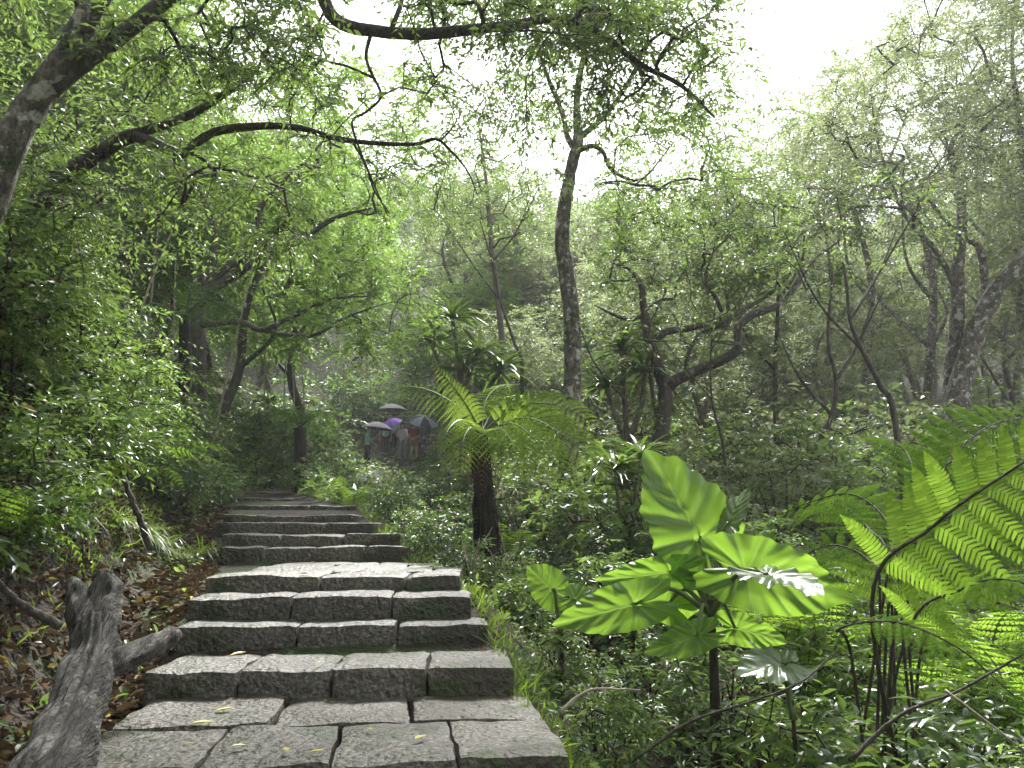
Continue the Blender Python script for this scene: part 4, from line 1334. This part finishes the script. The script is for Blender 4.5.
# grass along both edges of the steps and on the bank foot
n = 11000
yy = 2.9 + 12 * rng.uniform(size=n) ** 1.3
side = rng.uniform(size=n) < .26
dd = np.where(side, 1.02 + np.abs(rng.normal(0, .16, n)), -(1.6 + np.abs(rng.normal(.1, .9, n))))
ok = side | (yy > 5.2) | (rng.uniform(size=n) < .2)
xx, yy = (cx(yy) + dd)[ok], yy[ok]
n = len(xx)
P = np.stack([xx, yy, ground(xx, yy) - .01], 1)
D = rng.normal(size=P.shape) * .5
D[:, 2] = rng.uniform(.5, 1.1, n)
N = rng.normal(size=P.shape)
N[:, 2] = .6
L = rng.uniform(.05, .16, n)
mb = MB()
tv = LEAF8[0].copy()
tv[:, 2] = -.32 * tv[:, 1] ** 2
mb.add(*leaves(P, D, N, L, .009 + L * .02, (tv, LEAF8[1])))
tag(mb.build('grass', M['lf_grass'], smooth=False), 'thin grass along the edges of the stone steps and the bank foot', 'grass', kind='stuff')
# leaf litter on the bank
n = 19000
yy = 2.3 + 11 * rng.uniform(size=n) ** 1.6
dd = -(1.0 + np.abs(rng.normal(0, 1.3, n)))
xx = cx(yy) + dd
P = np.stack([xx, yy, ground(xx, yy) + rng.uniform(.004, .03, n)], 1)
D = rng.normal(size=P.shape)
D[:, 2] *= .25
N = rng.normal(size=P.shape) * .4 + np.array((.5, 0, 1))
L = rng.uniform(.025, .10, n) * rng.uniform(.6, 1.3, n)
mb = MB()
tvl = LEAF8[0].copy()
tvl[:, 2] += .35 * np.abs(tvl[:, 0]) + .25 * (tvl[:, 1] - .5) ** 2
mb.add(*leaves(P, D, N, L, L * rng.uniform(.35, .6, n), (tvl, LEAF8[1])))
tag(mb.build('leaf_litter', M['litter'], smooth=False), 'brown dead leaves covering the soil of the left bank', 'leaf litter', kind='stuff')

# grass blades, larger, hanging off the bank edge
for k, (px, py, Yd) in enumerate([(205, 505, 8.6), (185, 470, 8), (165, 430, 7.4), (150, 400, 7), (130, 360, 6.4)]):
    t = place(px, py, Yd)
    m_ = MB()
    for q in range(60):
        a = rng.uniform(-1.9, .9)
        strap(m_, t + rng.normal(size=3) * (.05, .05, .01), (math.cos(a), math.sin(a) * .6, rng.uniform(.3, 1.2)), rng.uniform(.2, .5), .012, rng.uniform(.4, 1.1), 5)
    tag(m_.build('grass_tuft', M['lf_grass'], base=t), ['long grass tuft on the bank foot beside the bend of the steps', 'long grass tuft low on the left bank', 'long grass tuft halfway up the left bank', 'long grass tuft above the middle of the left bank',
                                                       'long grass tuft high on the left bank'][k], 'grass tuft', 'grass tufts on the left bank')

# ---------------------------------------------------------------- dead log
rng = RS(401)


def bark_tube(m_, ctrl, rads, sides, ph, ridge=.10, n=9):
    P = limb(ctrl, rads, n)
    T = unit(np.gradient(P[:, :3], axis=0))
    nn = np.array((1.0, 0, 0))
    V = []
    for k, (p, t) in enumerate(zip(P, T)):
        nn = unit(nn - t * np.dot(nn, t))
        b = np.cross(t, nn)
        for s in range(sides):
            a = 2 * math.pi * s / sides
            u = k * .12
            f = 1 + ridge * mnoise.noise(Vector((math.cos(a) * 3.2 + ph, math.sin(a) * 3.2, u * .2))) * 2 + ridge * .7 * mnoise.noise(Vector((math.cos(a) * 8 + ph, math.sin(a) * 8, u * .25))) * 2 \
                + .16 * mnoise.noise(Vector((math.cos(a) + ph, math.sin(a), u * 1.6))) * 2
            V.append(p[:3] + p[3] * f * (math.cos(a) * nn + math.sin(a) * b))
    m = len(P)
    i, j = np.meshgrid(np.arange(m - 1), np.arange(sides), indexing='ij')
    jn = (j + 1) % sides
    Qs = np.stack([i * sides + j, i * sides + jn, (i + 1) * sides + jn, (i + 1) * sides + j], -1).reshape(-1, 4)
    V = np.array(V + [P[0, :3], P[-1, :3] + T[-1] * P[-1, 3] * .3])
    k = np.arange(sides)
    kn = (k + 1) % sides
    o = (m - 1) * sides
    c0 = np.stack([kn, k, np.full(sides, m * sides), np.full(sides, m * sides)], -1)
    c1 = np.stack([o + k, o + kn, np.full(sides, m * sides + 1), np.full(sides, m * sides + 1)], -1)
    m_.add(V, np.concatenate([Qs, c0, c1]))


lp = A((20, 840, 2.75), (52, 772, 3.0), (75, 715, 3.3), (92, 660, 3.6), (96, 625, 3.75))
lg = empty('dead_log', (lp[0][0], lp[0][1], G(lp[0][0], lp[0][1])), 'weathered grey dead log with a broken side limb leaning on the bank', 'log')
m_ = MB()
bark_tube(m_, lp, [.112, .108, .10, .09, .082], 64, 1.7, .16)
m_.build('log_trunk', M['deadwood'], lg)
m_ = MB()
bark_tube(m_, A((97, 632, 3.74), (105, 605, 3.85), (106, 585, 3.9), (104, 574, 3.92)), [.09, .075, .062, .045], 28, 4.1, .12, 7)
m_.build('fork_stub', M['deadwood'], lg)
m_ = MB()
bark_tube(m_, A((88, 640, 3.7), (82, 610, 3.8), (76, 592, 3.86), (71, 580, 3.9)), [.075, .06, .045, .02], 28, 8.3, .14, 7)
m_.build('fork_stub', M['deadwood'], lg)
m_ = MB()
bark_tube(m_, A((98, 672, 3.6), (120, 660, 3.72), (145, 650, 3.9), (168, 638, 4.05), (178, 632, 4.1)), [.06, .06, .055, .05, .03], 28, 6.2, .13, 7)
m_.build('side_limb', M['deadwood'], lg)

# thin pale stems standing behind the left bank
for k in range(16):
    px, Yd = (rng.uniform(105, 205), rng.uniform(12.5, 16)) if k < 9 else (rng.uniform(250, 345), rng.uniform(17, 21))
    x = (px - 512) / F * Yd
    b0 = np.array((x, Yd, G(x, Yd) - .1))
    hh = rng.uniform(3.2, 5.5)
    ln = rng.normal(size=2) * .35
    m_ = MB()
    m_.add(*tube(smooth_path([b0, b0 + (ln[0] * .2 + rng.normal() * .08, 0, hh * .4), b0 + (ln[0], ln[1], hh)], 6), np.linspace(.028, .010, 13), 5))
    tag(m_.build('slender_stem', M['twig_dry'], base=b0), 'thin pale bare stem behind the left bank' if k < 9 else 'thin pale bare stem behind the shrub wall', 'stem', 'thin pale stems')

# roots and sticks
STK = [([(150, 548, 6.4), (140, 520, 6.3), (128, 490, 6.2), (116, 450, 6.2)], .032, 'bark_dark', 'dark root running down the bank above the log', 'root'),
       ([(60, 625, 3.6), (30, 610, 3.5), (5, 590, 3.4), (-20, 560, 3.3)], .022, 'bark_dark', 'mossy root on the bank left of the dead log', 'root'),
       ([(635, 760, 3.0), (690, 722, 3.1), (750, 702, 3.2), (800, 682, 3.35), (835, 652, 3.6)], .007, 'stem_dark', 'thin dark arching stalk in front of the elephant ears', 'stalk'),
       ([(850, 760, 2.9), (900, 715, 3.0), (960, 690, 3.1), (1030, 650, 3.2)], .009, 'stem_dark', 'dark fallen stick slanting across the lower right corner', 'stick'),
       ([(945, 690, 2.9), (985, 720, 2.8), (1030, 755, 2.75)], .005, 'twig_dry', 'thin pale stick at the lower right corner', 'stick'),
       ([(560, 712, 3.6), (590, 690, 3.7), (640, 690, 3.8)], .008, 'twig_dry', 'thin pale twig lying under the bushes right of the flagstone platform', 'twig')]
for (pts, r0, mt, lab, cat) in STK:
    pp = A(*pts)
    pth = smooth_path(pp, 7)
    pth = pth + RS(len(pts)).normal(size=pth.shape) * r0 * .12
    m_ = MB()
    m_.add(*tube(pth, np.linspace(r0, r0 * .45, len(pth)), 7, .08, rng))
    tag(m_.build({'root': 'root', 'stalk': 'bare_stalk', 'stick': 'fallen_stick', 'twig': 'fallen_twig'}[cat], M[mt], base=pp[0]), lab, cat)
# dry bare twigs behind the landing
for k, (px, h) in enumerate([(478, 62), (495, 74), (455, 55)]):
    b0 = place(px, 575, 7.0 + .3 * k)
    m_ = MB()
    for q in range(4):
        e = b0 + np.array((rng.uniform(-.3, .3), rng.uniform(-.15, .15), h / F * 7 * rng.uniform(.7, 1.15)))
        md = (b0 + e) / 2 + rng.normal(size=3) * .06
        m_.add(*tube(smooth_path([b0, md, e], 5), np.linspace(.009, .003, 11), 5))
        m_.add(*tube(smooth_path([md, md + (rng.uniform(-.2, .2), 0, .2)], 3), np.linspace(.004, .002, 4), 4))
    tag(m_.build('dry_twigs', M['twig_dry'], base=b0), ['bare dry twigs at the foot of the middle tree fern', 'tallest bare dry twigs behind the landing', 'bare dry twigs nearest the narrow steps'][k], 'twigs')

# fallen leaves on the steps
FL = [((216, 711), .60, .09, 'lf_yellow', 'curled yellow leaf at the back of the flagstone platform'), ((213, 722), .60, .10, 'lf_yellow', 'yellow leaf with dark stalk on the left flagstones'), ((152, 724), .60, .05, 'lf_brown', 'small dark leaf by the log on the flagstones'),
      ((245, 745), .60, .06, 'lf_yellow', 'small yellow leaf at the front of the platform, left side'), ((285, 748), .60, .07, 'lf_yellow', 'pale leaf at the front of the platform, middle'), ((183, 744), .60, .05, 'lf_yellow', 'tiny pale leaf at the front left of the platform'),
      ((424, 736), .60, .08, 'lf_yellow', 'pale leaf on the platform under the right blocks'), ((464, 712), .60, .05, 'lf_brown', 'small brown leaf at the right of the platform'), ((310, 752), .60, .06, 'lf_yellow', 'greenish leaf at the front of the platform, right of the middle'),
      ((232, 655), .746, .10, 'lf_yellow', 'narrow yellow leaf on the step above the platform, left side'), ((322, 662), .746, .06, 'lf_yellow', 'tawny leaf on the step above the platform, middle'), ((368, 728), .60, .05, 'lf_yellow', 'small straw leaf between platform flagstones'),
      ((440, 668), .746, .06, 'lf_brown', 'brown leaf on the step above the platform, right side'), ((300, 574), 1.162, .07, 'lf_brown', 'brown leaf on the flagged landing')]
for k, ((px, py), z, L, mt, lab) in enumerate(FL):
    d = at(px, py, 1.0) - np.array((0, 0, EYE))
    tpar = (z + .016 - EYE) / d[2]
    p = np.array((d[0] * tpar, tpar, z + .016))
    a = rng.uniform(0, 6.28)
    m_ = MB()
    tv = np.array([(0, -.35, .02), (.10, -.02, .03), (.46, .3, .10), (.4, .68, .09), (0, 1.0, .05), (-.4, .68, .10), (-.46, .3, .08), (-.10, -.02, .03), (0, 0, 0), (0, .32, .01), (0, .68, .0)])
    tq = np.array([(0, 1, 8, 8), (1, 2, 9, 8), (2, 3, 10, 9), (3, 4, 10, 10), (0, 8, 7, 7), (8, 9, 6, 7), (9, 10, 5, 6), (10, 4, 5, 5)])
    m_.add(*leaves(p[None], np.array([(math.cos(a), math.sin(a), .02)]), np.array([(0, 0, 1.0)]), np.array([L]), np.array([L * .42]), (tv, tq)))
    tag(m_.build('fallen_leaf', M[mt], base=p), lab, 'leaf', 'fallen leaves on the steps')
# big brown leaves by the log
for k, (px, py, Yd) in enumerate([(120, 712, 3.75), (128, 690, 3.85), (20, 740, 3.0), (35, 660, 3.4), (118, 735, 3.5), (12, 700, 3.1), (142, 745, 3.45), (8, 760, 2.85)]):
    q = place(px, py, Yd, .035)
    L = rng.uniform(.10, .16)
    a = rng.uniform(0, 6.28)
    m_ = MB()
    m_.add(*leaves(q[None], np.array([(math.cos(a), math.sin(a), rng.uniform(-.1, .3))]), np.array([(rng.normal() * .4, -.4, 1.0)]), np.array([L]), np.array([L * .6]), (tv, tq)))
    tag(m_.build('dead_leaf', M['lf_brown' if k % 3 else 'litter'], base=q), 'big curled brown leaf %s' % ['beside the log below its side limb', 'just under the side limb of the log', 'on the bank left of the log, near the bottom edge', 'on the bank left of the log, beside its middle',
        'between the log and the flagstone platform', 'on the bank left of the log, at the left edge', 'touching the left end of the flagstone platform', 'in the lower left corner behind the log'][k], 'leaf', 'big brown leaves around the log')


# ---------------------------------------------------------------- people with umbrellas
def skin_mesh(name, nodes, edges, mat, parent, root=0, sub=2):
    me = bpy.data.meshes.new(name)
    me.from_pydata([tuple(float(c) for c in n[:3]) for n in nodes], edges, [])
    o = bpy.data.objects.new(name, me)
    COL.objects.link(o)
    o.parent = parent
    sk_ = o.modifiers.new('skin', 'SKIN')
    sk_.use_smooth_shade = True
    if not me.skin_vertices:
        bpy.context.view_layer.objects.active = o
        bpy.ops.mesh.customdata_skin_add()
    for k, n in enumerate(nodes):
        v = me.skin_vertices[0].data[k]
        r = n[3]
        v.radius = (r, r) if not hasattr(r, '__len__') else r
        v.use_root = k == root
    sb = o.modifiers.new('subdivision', 'SUBSURF')
    sb.levels = sb.render_levels = sub
    me.materials.append(mat)
    return o


M['skin'] = plain('skin', (.42, .27, .2), .5)
M['hair'] = plain('hair', (.015, .012, .01), .5)
M['black'] = plain('black_cloth', (.012, .012, .018), .8)
M['white'] = plain('white_cloth', (.7, .7, .7), .8)
M['metal'] = plain('umbrella_metal', (.3, .3, .32), .3)
M['shoe'] = plain('shoe', (.04, .035, .035), .6)


def person(x, y, rz, shirt, legs, label, seed, arm_up=True, h=1.65, shorts=False, stride=.06, bend=0.0):
    rng = RS(seed)
    z = G(x, y)
    t = empty('person', (x, y, z), label, 'person', 'hikers under umbrellas', rz)
    k = h / 1.7
    s = lambda *a: [tuple(v * k for v in q[:3]) + ((tuple(v * k for v in q[3]) if hasattr(q[3], '__len__') else q[3] * k),) for q in a]
    f = bend
    # pelvis, spine, chest, neck, head; figure faces +Y
    hand = (.17, .30, 1.22) if arm_up else (.27, .06, .80)
    elb = (.27, .05, 1.10) if arm_up else (.27, -.02, 1.10)
    B = s((0, 0, .92, (.15, .10)), (0, .01 + f * .1, 1.12, (.135, .095)), (0, .01 + f * .25, 1.34, (.155, .10)), (0, .02 + f * .32, 1.47, (.055, .055)), (0, .035 + f * .4, 1.55, (.065, .075)), (0, .03 + f * .42, 1.62, (.075, .09)),
          (0, .02 + f * .42, 1.685, (.05, .06)),
          (.09, 0, .86, .085), (.10, stride, .48, .058), (.10, stride * 1.3 - .03, .08, .04), (.10, stride * 1.3 + .12, .035, .035),
          (-.09, 0, .86, .085), (-.10, -stride + .02, .48, .058), (-.10, -stride * 1.6 - .02, .08, .04), (-.10, -stride * 1.6 + .13, .035, .035),
          (.18, f * .25, 1.40, .055), (elb[0], elb[1] + f * .2, elb[2], .042), (hand[0], hand[1] + f * .2, hand[2], .03),
          (-.18, f * .25, 1.40, .055), (-.26, -.02 + f * .3, 1.10, .042), (-.25, .08 + f * .4, .84, .03))
    E = [(0, 1), (1, 2), (2, 3), (3, 4), (4, 5), (5, 6), (0, 7), (7, 8), (8, 9), (9, 10), (0, 11), (11, 12), (12, 13), (13, 14), (2, 15), (15, 16), (16, 17), (2, 18), (18, 19), (19, 20)]
    B = list(B)
    for hi, sg in ((17, 1), (20, -1)):                   # palms and five fingers each
        hx, hy, hz = B[hi][:3]
        up = 1 if (arm_up and sg == 1) else -1
        B.append((hx, hy + .02, hz + up * .07 * k, (.032, .016)))
        pi = len(B) - 1
        E.append((hi, pi))
        for q in range(4):
            o_ = (q - 1.5) * .017
            B.append((hx + o_, hy + .045, hz + up * (.115 - .006 * abs(q - 1)) * k, .008))
            E.append((pi, len(B) - 1))
            B.append((hx + o_, hy + .03, hz + up * (.15 - .008 * abs(q - 1)) * k, .007))
            E.append((len(B) - 2, len(B) - 1))
        B.append((hx - sg * .04, hy + .03, hz + up * .05 * k, .009))
        E.append((hi, len(B) - 1))
        B.append((hx - sg * .05, hy + .045, hz + up * .085 * k, .007))
        E.append((len(B) - 2, len(B) - 1))
    body = skin_mesh('body', B, E, M['skin'], t)
    g = 1.16
    S = s((0, 0, .88, (.17, .125)), (0, .01 + f * .1, 1.12, (.158, .12)), (0, .01 + f * .25, 1.34, (.178, .125)), (0, .015 + f * .3, 1.43, (.10, .08)), (.19, f * .25, 1.40, .075), (elb[0], elb[1] + f * .2, elb[2], .062),
          (-.19, f * .25, 1.40, .075), (-.26, -.02 + f * .3, 1.10, .062))
    skin_mesh('shirt', S, [(0, 1), (1, 2), (2, 3), (2, 4), (4, 5), (2, 6), (6, 7)], shirt, t)
    if not shorts:
        T_ = s((0, 0, .95, (.165, .12)), (.09, 0, .86, .105), (.10, stride, .48, .078), (.10, stride * 1.3 - .03, .10, .066), (-.09, 0, .86, .105), (-.10, -stride + .02, .48, .078), (-.10, -stride * 1.6 - .02, .10, .066))
        skin_mesh('trousers', T_, [(0, 1), (1, 2), (2, 3), (0, 4), (4, 5), (5, 6)], legs, t)
    else:
        T_ = s((0, 0, .95, (.165, .12)), (.09, 0, .84, .11), (.10, stride * .8, .55, .095), (-.09, 0, .84, .11), (-.10, -stride * .8, .55, .095))
        skin_mesh('shorts', T_, [(0, 1), (1, 2), (0, 3), (3, 4)], legs, t)
    hy = .02 + f * .42
    hr = s((0, hy - .005, 1.66, (.083, .095)), (0, hy - .02, 1.705, (.06, .072)), (0, hy - .05, 1.58, (.07, .055)))
    skin_mesh('hair', hr, [(1, 0), (0, 2)], M['hair'], t)
    for sg in (-1, 1):
        skin_mesh('eye', s((sg * .03, hy + .083, 1.622, .008), (sg * .033, hy + .083, 1.622, .008)), [(0, 1)], M['black'], body, sub=1)
        skin_mesh('ear', s((sg * .076, hy, 1.635, .012), (sg * .08, hy - .005, 1.60, .011)), [(0, 1)], M['skin'], body, sub=1)
    skin_mesh('nose', s((0, hy + .088, 1.615, .008), (0, hy + .10, 1.595, .012)), [(0, 1)], M['skin'], body, sub=1)
    skin_mesh('mouth', s((-.018, hy + .082, 1.565, .005), (.018, hy + .082, 1.565, .005)), [(0, 1)], plain('lip', (.3, .12, .1)), body, sub=1)
    for sg, st in ((1, stride * 1.3), (-1, -stride * 1.6)):
        skin_mesh('shoe', s((sg * .10, st - .06, .06, (.06, .062)), (sg * .10, st + .06, .055, (.062, .058)), (sg * .10, st + .17, .045, (.055, .048))), [(0, 1), (1, 2)], M['shoe'], t, sub=1)
    a = math.cos(rz), math.sin(rz)
    hx, hyy = hand[0] * k, (hand[1] + f * .2 + .03) * k
    return np.array((x + hx * a[0] - hyy * a[1], y + hx * a[1] + hyy * a[0], z + hand[2] * k + .08)), h


def umbrella(hold, top, rad, mats, label, seed, tilt=(0, 0, 1)):
    rng = RS(seed)
    hold, top = np.asarray(hold, float), np.asarray(top, float)
    t = empty('umbrella', hold, label, 'umbrella', 'umbrellas of the hikers')
    ax = unit(np.array(tilt, float))
    u = unit(np.cross(ax, (0, 1, 0)))
    v = np.cross(ax, u)
    nseg, nr = 8, 7
    na = nseg * 6
    for mi, mt in enumerate(mats):
        m_ = MB()
        for lay in (0, 1):
            V = []
            for r_ in range(nr + 1):
                q = r_ / nr
                for a_ in range(na):
                    th = 2 * math.pi * a_ / na
                    c = abs(math.sin(th * nseg / 2)) ** .7
                    rr = rad * q * (1 - .07 * c * q)
                    zz = -rad * .42 * q ** 1.9 - .03 * c * q * rad * (1 - q) * 2 - lay * .004
                    V.append(top + (u * math.cos(th) + v * math.sin(th)) * rr + ax * zz)
            Qs = []
            for r_ in range(nr):
                for a_ in range(na):
                    if (a_ // 6) % len(mats) == mi:
                        b = (a_ + 1) % na
                        Qs.append((r_ * na + a_, (r_ + 1) * na + a_, (r_ + 1) * na + b, r_ * na + b))
            m_.add(V, Qs)
        m_.build('canopy', mt, t)
    m_ = MB()
    m_.add(*tube([hold - (0, 0, .06), hold, top - ax * .01, top + ax * .05], [.007, .007, .006, .004], 6))
    m_.build('shaft', M['metal'], t)
    m_ = MB()
    for k in range(nseg):
        th = 2 * math.pi * k / nseg
        d = u * math.cos(th) + v * math.sin(th)
        m_.add(*tube([top + d * rad * q - ax * (rad * .42 * q ** 1.9 + .012) for q in (.02, .35, .7, .99)], .004, 4))
    m_.build('ribs', M['metal'], t)
    m_ = MB()
    m_.add(*tube(smooth_path([hold - (0, 0, .02), hold - (0, 0, .12), hold - (-.02, 0, .15), hold - (-.05, 0, .12)], 4), .013, 6))
    m_.build('handle', M['black'], t)
    return t


def cloth(n, c):
    return plain(n, c, .75)


PEOPLE = [
    (367, 32.0, R(-70), cloth('teal_shirt', (.10, .36, .30)), M['black'], 'person in a teal shirt and long black trousers standing on the path', dict()),
    (385, 33.5, R(15), cloth('turquoise_jacket', (.04, .42, .48)), M['black'], 'person in a bright turquoise jacket beside the teal-shirted hiker', dict(arm_up=False, bend=.5, h=1.6)),
    (393, 34.0, R(200), cloth('white_shirt', (.6, .66, .68)), M['black'], 'person in a white top with dark hair under the grey umbrella', dict(h=1.6)),
    (402, 33.2, R(150), cloth('lilac_shirt', (.6, .52, .66)), cloth('grey_trousers', (.2, .2, .22)), 'person in a pale lilac top under the purple umbrella', dict(h=1.62)),
    (414, 34.0, R(-20), cloth('red_shirt', (.26, .035, .045)), cloth('pink_shorts', (.26, .10, .10)), 'person in a red top and short trousers under the striped dark umbrella', dict(shorts=True, h=1.7)),
    (425, 34.6, R(170), cloth('blue_raincoat', (.25, .5, .58)), cloth('blue_trousers', (.06, .09, .16)), 'person in a light blue raincoat at the right end of the group', dict(arm_up=False, h=1.72))]
holds = []
for k, (px, Yd, rz, sh, lg_, lab, kw) in enumerate(PEOPLE):
    x = (px - 512) / F * Yd
    holds.append(person(x, Yd, rz, sh, lg_, lab, 500 + k, **kw))
u1 = plain('umbrella_slate', (.055, .045, .06), .9)
u2 = plain('umbrella_grey', (.10, .105, .09), .9)
u3 = plain('umbrella_purple', (.19, .09, .40), .9)
u4 = plain('umbrella_navy', (.01, .012, .02), .9)
u5 = plain('umbrella_steel', (.16, .2, .24), .9)
for i_, (k, rad, mats, lab, off, tl) in enumerate([
        (0, .68, [u1], 'dark slate umbrella held by the teal-shirted hiker', .62, (.1, 0, 1)), (2, .68, [u2], 'grey umbrella above the turquoise jacket, highest in the middle of the group', .85, (0, 0, 1)),
        (3, .45, [u3], 'bright purple umbrella in the group of hikers', .62, (-.25, -.5, 1)), (4, .72, [u4, u5], 'dark umbrella with pale stripes over the red-topped hiker', .70, (.25, -.5, 1))]):
    hp = holds[k][0]
    umbrella(hp, hp + unit(np.array(tl)) * off, rad, mats, lab, 600 + i_, tl)

# ---------------------------------------------------------------- damp air
if HAZE_DENSITY > 0:
    m, nt, out = newmat('haze')
    pv = nt.nodes.new('ShaderNodeVolumePrincipled')
    pv.inputs['Color'].default_value = (.94, .96, .98, 1)
    pv.inputs['Density'].default_value = HAZE_DENSITY
    pv.inputs['Anisotropy'].default_value = .1
    nt.links.new(pv.outputs[0], out.inputs['Volume'])
    x0, x1, y0, y1, z0, z1 = -480.0, 480.0, -140.0, 560.0, -30.0, 95.0
    V = [(x, y, z) for x in (x0, x1) for y in (y0, y1) for z in (z0, z1)]
    mb = MB()
    mb.add(V, [(0, 1, 3, 2), (4, 6, 7, 5), (0, 4, 5, 1), (2, 3, 7, 6), (0, 2, 6, 4), (1, 5, 7, 3)])
    hz = mb.build('haze', m, smooth=False)
    hz['kind'] = 'stuff'
    hz['label'] = 'thin pale damp air filling the forest'
for o in bpy.data.objects:
    if '_b' in o:
        del o['_b']
